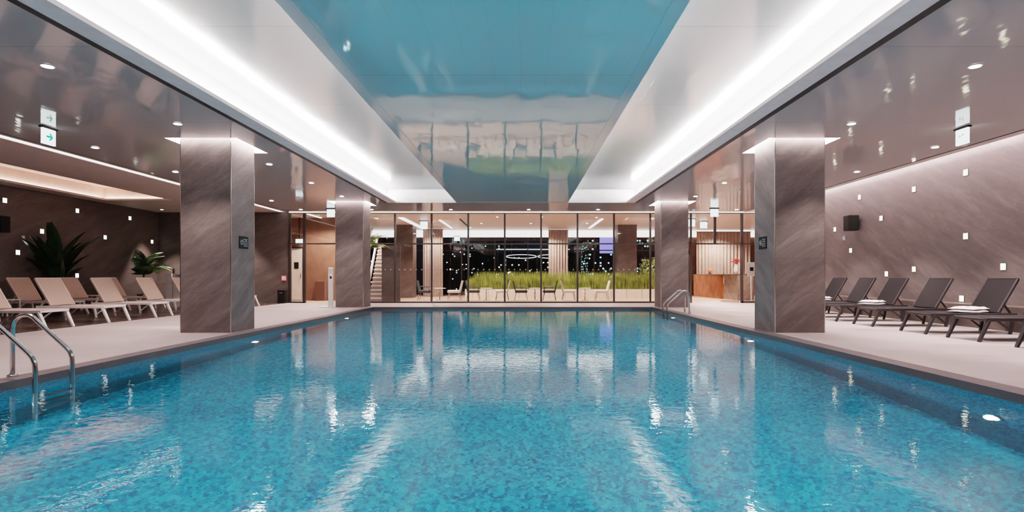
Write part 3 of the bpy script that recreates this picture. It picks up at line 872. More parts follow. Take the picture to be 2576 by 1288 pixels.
# ------------------------------------------------------------------ sun loungers
def make_lounger(name, label, group, fm, sm):
    """local +x runs from the foot to the head"""
    t = thing(name, label, 'sun lounger', (0, 0, 0), group=group)
    w, z = .32, .335
    f = MB()
    for s in (-1, 1):
        f.bar((0, s * w, z), (1.46, s * w, z), .045, .055)
    for x in (0.02, .45, 1.15, 1.44):
        f.bar((x, -w, z - .005), (x, w, z - .005), .04, .04)
    f.build('frame', fm, t, bevel=.008)
    st = MB(); n = 8
    for i in range(n):                                    # slightly sagging sling
        x0, x1 = .03 + i * 1.12 / n, .03 + (i + 1) * 1.12 / n
        for j in range(4):
            y0, y1 = -w + .02 + j * (2 * w - .04) / 4, -w + .02 + (j + 1) * (2 * w - .04) / 4
            sg = lambda y: z + .026 - .014 * (1 - (y / w) ** 2)
            st.add([(x0, y0, sg(y0)), (x1, y0, sg(y0)), (x1, y1, sg(y1)), (x0, y1, sg(y1))], [(0, 1, 2, 3)], 0, True)
    st.build('seat', sm, t)
    b0, b1 = Vector((1.15, 0, z + .03)), Vector((1.49, 0, .945))
    dr = (b1 - b0).normalized(); nr = Vector((-dr.z, 0, dr.x))
    bk = MB()
    n = 6
    for i in range(n):
        p, q = b0 + (b1 - b0) * (i / n), b0 + (b1 - b0) * ((i + 1) / n)
        for k, off in ((1, .012), (-1, -.012)):
            bk.add([p + nr * off + Vector((0, -w + .02, 0)), q + nr * off + Vector((0, -w + .02, 0)), q + nr * off + Vector((0, w - .02, 0)), p + nr * off + Vector((0, w - .02, 0))], [(0, 1, 2, 3)])
    back = bk.build('backrest', sm, t)
    bf = MB()
    for s in (-1, 1):
        bf.bar(b0 + Vector((0, s * w, 0)), b1 + Vector((0, s * w, 0)), .038, .038, up=(0, 1, 0))
    bf.bar(b1 + Vector((0, -w, 0)), b1 + Vector((0, w, 0)), .036, .036)
    bf.build('back_frame', L_EDGE if fm is L_WHITE else fm, back, bevel=.006)
    for s in (-1, 1):
        MB().bar((.05, s * w, z - .01), (-.10, s * w, 0), .045, .07, .038, .05, up=(0, 1, 0)).build('leg', fm, t, bevel=.008)
        rl = MB()
        rl.bar((1.41, s * w, z - .01), (1.35, s * w, 0), .042, .06, .036, .045, up=(0, 1, 0))
        rl.bar((1.02, s * w, z - .02), (1.35, s * w, .07), .028, .030, up=(0, 1, 0))
        rl.build('leg', fm, t, bevel=.006)
        sp = MB()
        m_ = b0 + (b1 - b0) * .30
        sp.bar(m_ + Vector((0, s * (w - .04), 0)), (1.40, s * (w - .04), z + .01), .026, .028, up=(0, 1, 0))
        sp.build('strut', fm, t)
    return t

LW_Y = [9.33, 10.94, 12.55, 14.12, 15.72, 17.30, 18.86]
LW_LAB = ['white framed beige sling lounger nearest the viewer, mostly cut off by the photo edge',
          'white framed beige sling lounger in the pool side row, behind the steel pool ladder',
          'white framed beige sling lounger in the pool side row, third from the viewer',
          'white framed beige sling lounger in the pool side row, fourth from the viewer',
          'white framed beige sling lounger with a bright spot on its backrest, before the palm',
          'white framed beige sling lounger largely hidden by the big stone column, before the white cabinet',
          'white framed lounger of which only the foot end shows behind the stone column']
g1 = 'beige loungers in the pool side row'
first = make_lounger('sun_lounger', LW_LAB[0], g1, L_WHITE, L_BEIGE)
for i, y in enumerate(LW_Y):
    o = first if i == 0 else copy_tree(first)
    o.location = (-8.94, y, 0); o.rotation_euler = (0, 0, PI)
    tag(o, LW_LAB[i], 'sun lounger', g1)
g2 = 'beige loungers in the wall side row'
for y, lab in ((14.8, 'white framed beige sling lounger in the wall side row, left of the leafy plant'),
               (16.42, 'white framed beige sling lounger in the wall side row, in front of the leafy plant'),
               (18.03, 'white framed beige sling lounger in the wall side row, nearest the palm')):
    o = copy_tree(first); o.location = (-11.58, y, 0); o.rotation_euler = (0, 0, PI); tag(o, lab, 'sun lounger', g2)
g3 = 'charcoal loungers along the stone wall'
LD_Y = [15.28, 14.06, 12.89, 11.59, 10.10, 8.95, 7.65]
LD_LAB = ['charcoal sling lounger farthest along the wall, half hidden by the stone column',
          'charcoal sling lounger without a towel, next to the half hidden one',
          'charcoal sling lounger holding a flat folded white towel, third from the stone column',
          'charcoal sling lounger without a towel, between the two loungers that hold towels',
          'charcoal sling lounger holding the largest white towel',
          'charcoal sling lounger at the photo edge with only its seat and legs in view',
          'charcoal sling lounger nearest the viewer, only one foot leg in view']
for i, y in enumerate(LD_Y):
    if i == 0:
        o = firstd = make_lounger('sun_lounger', LD_LAB[0], g3, L_DARK, L_SLING)
    else:
        o = copy_tree(firstd)
    o.location = (6.97, y, 0)
    tag(o, LD_LAB[i], 'sun lounger', g3)

# towels
def towel(x, y, rz, label, sx=.44, sy=.40):
    t = thing('folded_towel', label, 'towel', (x, y, .360), rz=rz, group='white towels on charcoal loungers')
    for lay in range(2):
        mb = MB(); n, k = 14, 8
        th = .048
        def P(i, j, top):
            u, v = i / n - .5, j / k - .5
            ed = min(1, (0.5 - abs(u)) * 9) * min(1, (0.5 - abs(v)) * 9)
            wob = .006 * math.sin(9 * u + 3 * lay) + .005 * math.sin(13 * v + 2 * u)
            z = lay * (th + .002) + (th * (.35 + .65 * ed ** .5) + wob if top else .0 + (th * .25 * (1 - ed)))
            sc = 1 - .05 * lay
            return (u * sx * sc + .01 * math.sin(8 * v + lay), v * sy * sc + .008 * math.sin(7 * u), max(z, 0.001 + lay * th))
        for top in (0, 1):
            vs = [P(i, j, top) for i in range(n + 1) for j in range(k + 1)]
            fs = [((i) * (k + 1) + j, (i + 1) * (k + 1) + j, (i + 1) * (k + 1) + j + 1, i * (k + 1) + j + 1) for i in range(n) for j in range(k)]
            mb.add(vs, fs, 0, True)
        rim = [(i, 0) for i in range(n)] + [(n, j) for j in range(k)] + [(i, k) for i in range(n, 0, -1)] + [(0, j) for j in range(k, 0, -1)]
        for q in range(len(rim)):
            a, b = rim[q], rim[(q + 1) % len(rim)]
            mb.add([P(*a, 0), P(*b, 0), P(*b, 1), P(*a, 1)], [(0, 1, 2, 3)], 0, True)
        mb.build('fold', TOWEL, t)
towel(7.86, 12.90, .5, 'flat white folded towel on the third charcoal lounger from the stone column')
towel(7.84, 10.08, .4, 'largest white folded towel, on the charcoal lounger nearest the viewer with a visible backrest', .50, .42)
towel(7.90, 15.22, .2, 'white towel peeping out beside the stone column on the farthest charcoal lounger')

# side tables between the beige loungers of the wall row
def side_table(x, y, label):
    t = thing('side_table', label, 'side table', (x, y, 0), group='white side tables')
    MB().box(-.24, .24, -.20, .20, .40, .43).build('table_top', L_WHITE, t, bevel=.006)
    for sx in (-1, 1):
        for sy in (-1, 1):
            MB().bar((sx * .21, sy * .17, .40), (sx * .22, sy * .18, 0), .03, .03).build('leg', L_WHITE, t)
side_table(-12.75, 14.08, 'small white side table at the photo edge beside a wall row lounger')
side_table(-12.9, 17.23, 'small white side table between two wall row loungers')

# ------------------------------------------------------------------ pool ladders
def ladder(x_edge, s, y0, label):
    """s=+1: deck on +x side"""
    t = thing('pool_ladder', label, 'pool ladder', (x_edge, y0, 0), group='steel pool ladders')
    for dy in (0, .43):
        pts = [(.20 * s, dy, 0), (.20 * s, dy, .48)]
        for k in range(1, 9):                              # bend over the deck post
            a = PI * .82 * k / 8
            pts.append((.20 * s - s * .13 * (1 - math.cos(a)), dy, .48 + .13 * math.sin(a) + .0))
        pts += [(-.33 * s, dy, .285), (-.365 * s, dy, .245), (-.385 * s, dy, .19), (-.39 * s, dy, .12), (-.39 * s, dy, -1.15), (-.38 * s, dy, -1.22)]
        MB().tube(pts, .021, 12).build('rail', STEEL, t)
        MB().lathe([(.045, 0), (.045, .012), (.024, .03)], n=16).build('flange', STEEL, t, loc=(.20 * s, dy, 0))
    for z in (-.35, -.63, -.91):
        MB().box(-.43 * s if s > 0 else .35, -.35 * s if s > 0 else .43, .02, .41, z, z + .025).build('tread', STEEL, t)
ladder(PXL - .0, -1, 5.22, 'steel pool ladder with twin handrails at the near pool edge, beside the beige loungers')
ladder(PXR + .05, 1, 15.22, 'steel pool ladder at the far pool end before the stone column')

# ------------------------------------------------------------------ underwater lights
PL = [('r', 5.04), ('r', 10.34), ('r', 15.67), ('l', 5.0), ('l', 10.2), ('l', 15.5)]
PLLAB = {('r', 0): 'bright underwater light nearest the viewer on the charcoal lounger side', ('r', 1): 'underwater light below the stone column on the charcoal lounger side',
         ('r', 2): 'underwater light near the far ladder', ('l', 0): 'underwater light beside the near ladder', ('l', 1): 'underwater light below the stone column on the beige lounger side',
         ('l', 2): 'underwater light farthest along the beige lounger side'}
cnt = {'l': 0, 'r': 0}
for side, y in PL:
    s = 1 if side == 'l' else -1
    x = PXL if side == 'l' else PXR
    t = thing('pool_light', PLLAB[(side, cnt[side])], 'pool light', (x, y, WZ - .88), group='underwater lights')
    cnt[side] += 1
    MB().lathe([(.078, 0), (.078, .02), (.066, .03)], n=24).build('rim', STEEL, t, rot=(0, s * PI / 2, 0))
    MB().lathe([(.0, .031), (.062, .031), (.054, .042), (.0, .044)], n=24).build('lens', POOLLENS, t, rot=(0, s * PI / 2, 0))
for side in 'lr':
    s = 1 if side == 'l' else -1
    x = PXL if side == 'l' else PXR
    for y in (-.0 + PY0 + .3, *[q for sd, q in PL if sd == side]):
        lamp_spot(x + s * .06, y, WZ - .88, 430, 172, .35, (0.88, 1.0, 1.0), aim=(s, 0, -.12), r=.045)

# ------------------------------------------------------------------ plants
def frond(length, droop, spread, n=14, wl=.20, width=.030):
    """palm frond along local +x rising then drooping"""
    mb = MB()
    pts = []
    for i in range(n + 1):
        u = i / n
        pts.append(Vector((length * u * (1 - .15 * u * droop), 0, length * (.75 * u - droop * u * u))))
    mb.tube(pts, [.009 * (1 - .8 * i / n) + .002 for i in range(n + 1)], 5, 1)
    for i in range(2, n + 1):
        u = i / n
        l = wl * (math.sin(PI * min(1, .15 + .85 * u)) * .9 + .25)
        d = (pts[i] - pts[i - 1]).normalized()
        for s in (-1, 1):
            for sub in (0, .5):
                base = pts[i - 1].lerp(pts[i], sub)
                tip = base + Vector((d.x * l * .55, s * l * spread, -l * .35 + d.z * l * .4))
                mid = base.lerp(tip, .5) + Vector((0, 0, l * .06))
                off = d * width * .5
                mb.add([base - off * .4, base + off * .4, mid + off, tip, mid - off], [(0, 1, 2, 3, 4)], 0)
    return mb

def palm(x, y, z0, label, leaf, n, length, trunk, pot=True, seed=1, droop=.75, tilt=None, lims=(1, 1), lift=(-.75, .05)):
    rnd = random.Random(seed)
    t = thing('potted_palm', label, 'palm', (x, y, 0), group=None)
    if pot:
        MB().lathe([(.14, 0), (.19, .30), (.20, .38), (.17, .38), (.16, .33)], n=20).build('pot', POT, t)
    MB().tube([(0, 0, .33 if pot else 0), (.02, .01, trunk * .5), (0, 0, trunk)], [.045, .038, .03], 8).build('trunk', STEM, t)
    for k in range(n):
        a = 2 * PI * k / n + rnd.uniform(-.25, .25) if tilt is None else tilt + rnd.uniform(-1.5, 1.5)
        fac = 1.0
        if math.cos(a) < -.3: fac *= lims[0]
        if math.sin(a) > .3: fac *= lims[1]
        m = frond(fac * length * rnd.uniform(.75, 1.1), droop * rnd.uniform(.75, 1.25), .8, wl=.2 * length, width=.034 * length)
        o = m.build('frond', [leaf, STEM], t, loc=(0, 0, trunk - .02))
        o.rotation_euler = (0, rnd.uniform(*lift), a)
    return t
palm(-13.16, 19.85, 0, 'green feathery potted palm in the corner of the dark wall', LEAF_P, 22, 1.25, 1.05, seed=4, lims=(.36, 1.0), lift=(-1.15, -.1))
palm(-6.12, 21.98, 0, 'bright green palm behind the glass beside the stairs', LEAF_L, 26, 1.2, 1.95, seed=6, droop=.85, lims=(1.0, .8), lift=(-.95, .0))
palm(5.75, 22.75, 0, 'green palm behind the glass beside the far stone column', LEAF_P, 18, 1.0, 2.45, seed=9, droop=1.1, lims=(1.0, 1.0), lift=(-.6, .25))

def paddle(length, width):
    mb = MB(); n = 9
    st = length * .42
    c = []
    for i in range(n + 1):
        u = i / n
        c.append(Vector((.10 * length * u + .50 * length * u * u, 0, length * (u - .28 * u * u))))
    ks = int(n * .4)
    mb.tube(c[:ks + 1], .013, 6, 1)
    for i in range(ks, n):
        u0, u1 = (i - ks) / (n - ks), (i + 1 - ks) / (n - ks)
        w0, w1 = width * math.sin(PI * (u0 * .93 + .04)) ** .7, width * math.sin(PI * (u1 * .93 + .04)) ** .7
        for s in (-1, 1):
            mb.add([c[i], c[i + 1], c[i + 1] + Vector((-.02, s * w1 * .5, .06 * w1)), c[i] + Vector((-.02, s * w0 * .5, .06 * w0))], [(0, 1, 2, 3)], 0, True)
    return mb
t = thing('leafy_plant', 'tall dark broad-leaved potted plant against the beige lounger wall', 'plant', (-13.42, 16.50, 0))
MB().lathe([(.14, 0), (.18, .30), (.19, .36), (.16, .36), (.15, .3)], n=20).build('pot', POT, t)
rnd = random.Random(3)
for k in range(26):
    o = paddle(rnd.uniform(1.0, 2.75), rnd.uniform(.15, .32)).build('leaf', [LEAF_D, STEM], t, loc=(rnd.uniform(-.04, .06), rnd.uniform(-.08, .08), .3))
    a = rnd.choice((PI / 2, -PI / 2)) + rnd.uniform(-.75, .55)
    if math.cos(a) < 0: a = PI - a
    o.rotation_euler = (0, rnd.uniform(-.34, .10), a)

# bush by the far column and the grass planter
pl = thing('grass_planter', 'long pale panelled planter box full of tall green grass behind the chairs', 'planter', (1.95, 26.0, 0))
GX0, GX1 = -4.55, 4.4
px = MB().box(GX0, GX1, -.4, .4, 0, .43)
for i in range(13):
    x = GX0 + (i + .5) * (GX1 - GX0) / 13
    px.box(x - .004, x + .004, -.404, -.398, .02, .42, 1)
px.build('box', [PLANTER, FRAME], pl)
MB().box(GX0 + .03, GX1 - .03, -.37, .37, .425, .44).build('soil', SOIL, pl)
gr = MB(); rnd = random.Random(11)
for _ in range(5200):
    x, y = rnd.uniform(GX0 + .05, GX1 - .05), rnd.uniform(-.35, .35)
    h = rnd.uniform(.38, .86) * (.55 + .45 * min(1, (x - GX0) / .6)); a = rnd.uniform(0, 2 * PI); w = rnd.uniform(.006, .012)
    lx, ly = math.cos(a) * h * rnd.uniform(.05, .28), math.sin(a) * h * rnd.uniform(.05, .28)
    gr.add([(x - w, y, .43), (x + w, y, .43), (x + w * .7 + lx * .4, y + ly * .4, .43 + h * .6), (x + lx, y + ly, .43 + h), (x - w * .7 + lx * .4, y + ly * .4, .43 + h * .6)], [(0, 1, 2, 3, 4)])
o = gr.build('grass', GRASSM, pl); o['kind'] = 'stuff'
t = thing('leafy_bush', 'round green bush behind the glass beside the far stone column', 'bush', (6.05, 27.2, 0))
MB().lathe([(.16, 0), (.2, .35), (.17, .35)], n=18).build('pot', POT, t)
bm_ = MB(); rnd = random.Random(5)
for _ in range(420):
    d = Vector((rnd.gauss(0, 1), rnd.gauss(0, 1), rnd.gauss(0, 1))).normalized() * rnd.uniform(.3, .6)
    p = d + Vector((0, 0, 1.35)); u = Vector((rnd.uniform(-1, 1), rnd.uniform(-1, 1), rnd.uniform(-.5, 1))).normalized() * .09
    v = u.cross(Vector((rnd.uniform(-1, 1), rnd.uniform(-1, 1), .3))).normalized() * .03
    bm_.add([p - u, p + v, p + u, p - v], [(0, 1, 2, 3)])
bm_.build('foliage', LEAF_L, t); MB().tube([(0, 0, .33), (0, 0, 1.2)], .03, 8).build('trunk', STEM, t)

# ------------------------------------------------------------------ lounge chairs and tables
def make_chair(name, label, mat, group):
    """faces local +x"""
    t = thing(name, label, 'chair', (0, 0, 0), group=group)
    MB().box(-.25, .27, -.27, .27, .31, .42).build('seat', mat, t, bevel=.03)
    b = MB(); n = 6
    for i in range(n):
        z0, z1 = .40 + i * .42 / n, .40 + (i + 1) * .42 / n
        x0, x1 = -.21 - (z0 - .4) * .24, -.21 - (z1 - .4) * .24
        w0, w1 = .25 - .02 * i / n, .25 - .02 * (i + 1) / n
        b.add([(x0, -w0, z0), (x0, w0, z0), (x1, w1, z1), (x1, -w1, z1), (x0 - .045, -w0, z0), (x0 - .045, w0, z0), (x1 - .045, w1, z1), (x1 - .045, -w1, z1)],
              [(0, 1, 2, 3), (7, 6, 5, 4), (0, 3, 7, 4), (1, 5, 6, 2), (0, 4, 5, 1), (3, 2, 6, 7)])
    b.build('backrest', mat, t)
    for sx in (-1, 1):
        for sy in (-1, 1):
            MB().tube([(sx * .20, sy * .20, .34), (sx * .27, sy * .24, 0)], .013, 8).build('leg', CHROME, t)
    for sy in (-1, 1) if mat is CHAIR_D else ():
        MB().tube([(-.24, sy * .29, .58), (.20, sy * .29, .55), (.22, sy * .27, .36)], .016, 8).build('arm', mat if mat is CHAIR_D else CHROME, t)
    return t
CH = [(-4.12, 0, 'd', 'dark lounge chair beside the pale curtain, at the stairs end of the row'),
      (-2.88, PI, 'l', 'cream lounge chair of the first set from the stairs'),
      (-2.09, 0, 'd', 'dark lounge chair of the second set, back against the first cream chair'),
      (-0.88, PI, 'l', 'cream lounge chair of the second set from the stairs'),
      (-0.09, 0, 'd', 'dark lounge chair in the middle of the row, facing away from the stairs'),
      (1.10, PI, 'd', 'dark lounge chair in the middle of the row, facing the stairs'),
      (1.91, 0, 'l', 'cream lounge chair facing away from the stairs'),
      (3.30, PI, 'l', 'cream lounge chair at the far end of the row, nearest the far stone column')]
src = {}
for x, rz, c, lab in CH:
    g = 'lounge chairs behind the glass'
    if c not in src:
        o = src[c] = make_chair('lounge_chair', lab, CHAIR_D if c == 'd' else CHAIR_L, g)
    else:
        o = copy_tree(src[c])
    o.location = (x, 24.05, 0); o.rotation_euler = (0, 0, rz); tag(o, lab, 'chair', g)
for i, x in enumerate((-3.50, -1.55, 0.50, 2.60)):
    t = thing('coffee_table', f'small round pale lounge table, {ORD[i]} from the stairs', 'table', (x, 24.05, 0), group='round lounge tables')
    MB().lathe([(.245, .485), (.25, .49), (.25, .505), (.24, .51)], n=28).build('table_top', CHAIR_L, t)
    MB().tube([(0, 0, .01), (0, 0, .487)], .018, 10).build('pole', CHROME, t)
    MB().lathe([(.16, 0), (.16, .012), (.03, .02)], n=24).build('base', CHROME, t)

# curtains
def curtain(x0, x1, y, z0, z1, label, folds, ang=0.0, mat=CURTAIN):
    t = thing('curtain', label, 'curtain', (x0, y, 0), rz=ang, group='lounge curtains')
    mb = MB(); w = x1 - x0; n = folds * 8
    for i in range(n):
        a, b = i / n, (i + 1) / n
        ya, yb = .05 * math.sin(a * folds * 2 * PI), .05 * math.sin(b * folds * 2 * PI)
        mb.add([(a * w, ya, z0), (b * w, yb, z0), (b * w, yb, z1), (a * w, ya, z1)], [(0, 1, 2, 3)], 0, True)
    mb.build('fabric', mat, t)
    MB().box(-.03, w + .03, -.03, .03, z1, z1 + .03).build('rail', FRAME, t)
curtain(-5.05, -4.05, 28.9, .02, 3.35, 'taupe curtain gathered beside the stairs end of the lounge', 8)
curtain(1.30, 2.30, 29.3, .02, 3.35, 'taupe curtain gathered in the middle of the night window', 7)
curtain(9.0, 11.8, 29.7, .02, 3.3, 'wide taupe curtain behind the copper counter', 16)

# stairs
t = thing('staircase', 'pale flight of stairs with a white sloping side behind the glass', 'stairs', (-5.75, 22.42, 0))
RISER = plain('brown riser', (.26, .19, .165, 1), .5)
for k in range(14):
    MB().box(-.30, .45, k * .11, k * .11 + .13, k * .16 + .12, k * .16 + .16).build('step', L_WHITE, t)
    MB().box(-.30, .45, k * .11 + .02, k * .11 + .035, k * .16, k * .16 + .12).build('riser', RISER, t)
MB().bar((-.33, -.06, .45), (-.33, 1.55, 2.75), .05, .15).build('stringer', WHITE, t)

# ------------------------------------------------------------------ reception counter and things around it
t = thing('reception_counter', 'reception counter of glowing copper sheet with a marble end', 'counter', (9.1, 26.5, 0))
MB().box(-.32, .4, -1.0, 3.0, 0, 1.08).build('copper_front', COPPER, t, bevel=.01)
MB().box(-.18, .5, -2.7, -1.0, 0, 1.08).build('marble_end', MARBLE, t, bevel=.01)
MB().box(-.34, .52, -2.72, 3.02, 1.08, 1.11).build('top', MARBLE, t, bevel=.006)
# coral ornament
t = thing('coral_ornament', 'orange branching coral ornament on the copper counter', 'ornament', (9.0, 27.6, 1.11))
MB().lathe([(.10, 0), (.10, .03), (.05, .04)], n=16).build('base', BLACK, t)
cb = MB(); rnd = random.Random(2)
for k in range(9):
    a = k * .7; l = rnd.uniform(.12, .30)
    p1 = Vector((math.cos(a) * .05, math.sin(a) * .07, .12)); p2 = Vector((math.cos(a) * .10, math.sin(a) * .16, .12 + l * .6))
    cb.tube([(0, 0, .03), p1, p2], [.02, .015, .006], 6)
    cb.tube([p1, p1 + Vector((-.03, .06, .09))], [.012, .004], 6)
cb.build('branches', CORAL, t)
t = thing('flower_vase', 'white vase with red flowers on the marble counter end', 'vase', (9.08, 24.4, 1.11))
MB().lathe([(.06, 0), (.10, .12), (.09, .28), (.06, .36), (.07, .40)], n=20).build('vase', WHITE, t)
fb = MB(); rnd = random.Random(8)
for k in range(26):
    d = Vector((rnd.gauss(0, .09), rnd.gauss(0, .09), .47 + rnd.uniform(0, .16)))
    fb.lathe([(.012, -.02), (.04, 0), (.03, .02), (.008, .03)], c=d, n=7)
fb.build('flowers', FLOWER, t)
sb = MB()
for k in range(6):
    sb.tube([(0, 0, .38), (math.cos(k) * .08, math.sin(k) * .08, .5)], .006, 5)
sb.build('stems', STEM, t)
t = thing('notice_stand', 'white notice board with a black square on a slim stand, behind the glass', 'sign stand', (9.02, 22.6, 0))
MB().box(-.16, .16, -.012, .012, 1.0, 1.55).build('board', WHITE, t, bevel=.006)
MB().box(-.07, .07, -.016, -.012, 1.21, 1.36).build('square', BLACK, t)
MB().tube([(0, .03, .02), (0, .03, 1.3)], .028, 10).build('pole', WHITE, t)
MB().box(-.18, .18, -.15, .15, 0, .025).build('base', BEIGE, t, bevel=.005)
t = thing('timber_door_case', 'dark doorway with a pale panel behind the copper counter', 'doorway', (8.3, LY1 + .06, 0))
MB().box(-.75, -.65, -.06, .06, 0, 2.3).box(.35, .45, -.06, .06, 0, 2.3).box(-.75, .45, -.06, .06, 2.2, 2.3).build('frame', FRAME, t)
MB().box(-.65, .35, -.02, .02, 0, 2.2).build('panel', BEIGE, t)

# ------------------------------------------------------------------ items on the deck near the doorway
t = thing('info_stand', 'slim white upright stand with a foot plate against the stone column', 'stand', (-6.14, 18.28, 0))
MB().box(-.07, .07, -.05, .05, .03, 1.28).build('body', WHITE, t, bevel=.01)
MB().box(-.32, .08, -.16, .16, 0, .03).build('foot_plate', WHITE, t, bevel=.006)
MB().box(-.02, .045, -.056, -.05, .92, 1.0).build('nozzle', STEEL, t, bevel=.004)
MB().box(-.05, .05, -.054, -.05, 1.10, 1.22).build('screen', BEIGE, t)
t = thing('waste_bin', 'black upright waste bin at the dark wall below the red sign', 'bin', (-8.95, 21.28, 0))
MB().box(-.135, .135, -.12, .12, .0, .46).build('body', BLACK, t, bevel=.012)
MB().box(-.14, .14, -.125, .125, .46, .50).build('lid', L_DARK, t, bevel=.01)
MB().box(-.06, .06, -.128, -.12, .37, .40).build('flap', STEEL, t)
t = thing('red_sign', 'small red lit sign with white marks above the black bin', 'sign', (-8.98, YG - .001, .93))
MB().box(-.085, .085, -.03, 0, -.09, .09).build('panel', emit('red glow', (0.95, 0.20, 0.18), .9), t, bevel=.004)
mk = MB()
for sx in (-.045, 0, .045):
    mk.box(sx - .012, sx + .012, -.032, -.03, .0, .05); mk.box(sx - .012, sx + .012, -.032, -.03, -.05, -.02)
mk.build('lettering', emit('red sign marks', (1, .8, .78), 1.0), t)
t = thing('power_outlet', 'white wall socket low on the brown corridor wall', 'socket', (-7.98, 23.6, .32))
MB().box(-.05, .05, -.015, 0, -.09, .09).build('plate', WHITE, t, bevel=.004)
MB().box(-.018, .018, -.018, -.015, -.05, .05).build('holes', BEIGE, t)
t = thing('low_cabinet', 'dark brown panel cabinet against the corridor wall', 'cabinet', (-8.2, 23.45, 0))
MB().box(-.28, .12, -.12, .15, 0, .82).build('body', BROWN, t, bevel=.006)
MB().box(-.26, .10, -.132, -.12, .04, .78).build('door', plain('dark brown door', (.09, .045, .032, 1), .35), t)
# lit sign box beside the service door
t = thing('door_sign', 'pale blue lit sign box above the beige service door', 'sign', (-9.15, 23.4, 2.42))
MB().box(-.14, .14, -.03, .03, -.1, .1).build('face', SIGNFACE, t, bevel=.004)
MB().box(-.02, .02, -.02, .02, .1, CZ - 2.42).build('rod', FRAME, t)
# white cabinet in the beige lounger bay
t = thing('towel_cabinet', 'white towel cabinet with a dark open niche beside the palm', 'cabinet', (-12.22, 20.45, 0))
MB().box(-.42, -.22, -.2, .2, 0, 1.10).box(-.16, -.10, -.2, .2, 0, 1.10).box(.38, .42, -.2, .2, 0, 1.10).box(-.42, .42, .16, .2, 0, 1.1).box(-.10, .38, -.2, .16, 0, .62).box(-.10, .38, -.2, .2, 1.06, 1.10).build('carcass', WHITE, t)
MB().box(-.10, .38, .14, .158, .62, 1.06).build('niche', BLACK, t)
MB().box(-.22, -.16, -.15, .16, .02, 1.1).build('groove', BEIGE, t)
t2 = thing('bottle', 'dark pump bottle on the white towel cabinet', 'bottle', (-12.41, 20.33, 1.10))
MB().lathe([(.035, 0), (.037, .02), (.037, .13), (.015, .16), (.012, .19)], n=14).build('body', BLACK, t2)
MB().box(-.035, .01, -.01, .01, .19, .21).build('pump', COPPER, t2)

# ------------------------------------------------------------------ night city outside
struct('ground_outside', MB().box(-90, 110, LY1 + 1, 160, -3.2, -3.0), plain('night ground', (.01, .01, .012, 1), .9))
CITY = [(-22, 4, 75, 10, 16, 'dark block with scattered lit windows at the stairs side of the night view', .10),
        (-8, 6, 95, 12, 9.5, 'low dark block with few lit windows beyond the night window', .12),
        (2, 7, 82, 9, 7.0, 'lowest dark block in the middle of the night view', .10),
        (13, 5, 70, 9, 8.5, 'dark block with bluish windows behind the purple billboard', .22),
        (24, 7, 90, 12, 14, 'tall dark block at the column side of the night view', .14)]
for i, (x, hw, y, dpt, h, lab, share) in enumerate(CITY):
    t = thing('city_building', lab, 'building', (x, y, -3.0), group='night city blocks')
    MB().box(-hw, hw, 0, dpt, 0, h).build('walls', facade_mat(f'facade {i}', (.006, .006, .008, 1), (.55, .85, .85, 1) if i % 2 else (1, .75, .5, 1), share * .55, .32, .34, 3.6), t)
    MB().box(-hw - .1, hw + .1, -.1, dpt + .1, h, h + .35).build('roof', plain(f'roof {i}', (.008, .008, .01, 1), .8), t)
t = thing('billboard', 'glowing violet blue billboard in the night city', 'billboard', (9.4, 64, -3.0))
MB().box(-.85, .85, -.06, .06, 6.6, 8.7).build('screen', PURPLE, t)
MB().box(-.08, .08, -.05, .05, 0, 6.6).build('pole', FRAME, t)
REFL_GLOW = emit('reflection tube', (.92, .92, 1.0), 1.3)
for i, x in enumerate((-0.12, 2.08)):  # added glowing loops on posts, standing in for reflections in the window
    t = thing('ring_reflection', 'pale oval window reflection, added as a glowing ring outside, ' + ('nearer the stairs' if i == 0 else 'nearer the middle curtain'), 'reflection', (x, 40, 2.4), group='oval reflections in the night window')
    ring = [(1.05 * math.cos(2 * PI * k / 32), .9 * math.sin(2 * PI * k / 32), .16 * math.sin(2 * PI * k / 32)) for k in range(33)]
    MB().tube(ring, .032, 6).build('tube', REFL_GLOW, t)
    MB().tube([(1.05, 0, -5.4), (1.05, 0, 0)], .03, 6).tube([(-1.05, 0, -5.4), (-1.05, 0, 0)], .03, 6).build('post', FRAME, t)
t = thing('tube_reflection', 'long straight pale window reflection, added as a glowing tube above the oval rings', 'tube light', (.7, 40.6, 2.92))
MB().tube([(-2.6, 0, 0), (2.6, 0, 0)], .04, 6).build('tube', REFL_GLOW, t)  # added glowing tube for the straight reflection in the window glass
MB().tube([(-2.5, 0, -5.9), (-2.5, 0, 0)], .035, 6).tube([(2.5, 0, -5.9), (2.5, 0, 0)], .035, 6).build('post', FRAME, t)
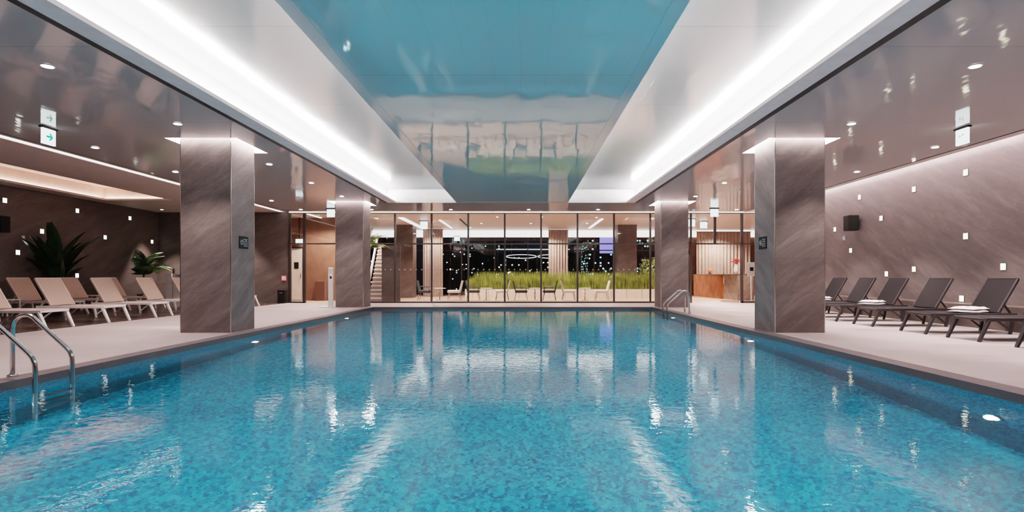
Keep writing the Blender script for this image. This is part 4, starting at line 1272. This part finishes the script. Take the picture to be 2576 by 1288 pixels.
LAMPG = [(-10.5, 50, 1.35), (-8.8, 58, 1.9), (-6.1, 48, 1.6), (-4.4, 62, 2.4), (-2.3, 55, 1.9), (-1.2, 47, 1.3), (0.7, 60, 1.6), (2.4, 52, 1.1), (5.2, 49, 2.1), (6.6, 57, 2.8), (7.9, 46, 1.5), (3.7, 63, 1.9)]
lampm = emit('street lamp glow', (1.0, .86, .80), 9)
lp0 = None
for i, (x, y, z) in enumerate(LAMPG):
    if lp0 is None:
        lp0 = thing('street_lamp', 'x', 'street lamp', (0, 0, 0))
        MB().lathe([(.015, -.06), (.06, -.03), (.065, 0), (.04, .05), (.01, .065)], n=10).build('globe', lampm, lp0)
        MB().tube([(0, 0, -4.0), (0, 0, -.06)], .03, 6).build('pole', FRAME, lp0)
        o = lp0
    else:
        o = copy_tree(lp0)
    o.location = (x, y, z)
    o.scale = (1, 1, 1)
    tag(o, f'glowing street lamp in the night view, {ORD[i]} counted from the stairs side' if i < 12 else '', 'street lamp', 'street lamps in the night view')

# ------------------------------------------------------------------ world, camera, renderer look
w = bpy.data.worlds.new('night'); SC.world = w; w.use_nodes = True
bg = w.node_tree.nodes['Background']; bg.inputs[0].default_value = (.012, .014, .022, 1); bg.inputs[1].default_value = 0.5
cd = bpy.data.cameras.new('camera'); cam = bpy.data.objects.new('camera', cd); COL.objects.link(cam)
cd.sensor_width = 36; cd.lens = 36 * 1440 / 2576
cd.shift_x = -28 / 2576; cd.shift_y = 52 / 2576
cd.clip_start = .05; cd.clip_end = 400
cam.location = (0, 0, H); cam.rotation_euler = (PI / 2, 0, 0)
SC.camera = cam
SC.view_settings.view_transform = 'Filmic'
SC.view_settings.look = 'Medium High Contrast'
SC.view_settings.exposure = 0.1
SC.view_settings.gamma = 1.0
cy = SC.cycles
cy.max_bounces = 9; cy.diffuse_bounces = 4; cy.glossy_bounces = 5; cy.transmission_bounces = 6; cy.transparent_max_bounces = 12
cy.sample_clamp_indirect = 6.0
cy.use_denoising = True
cy.caustics_reflective = True; cy.caustics_refractive = True; cy.blur_glossy = 0.5
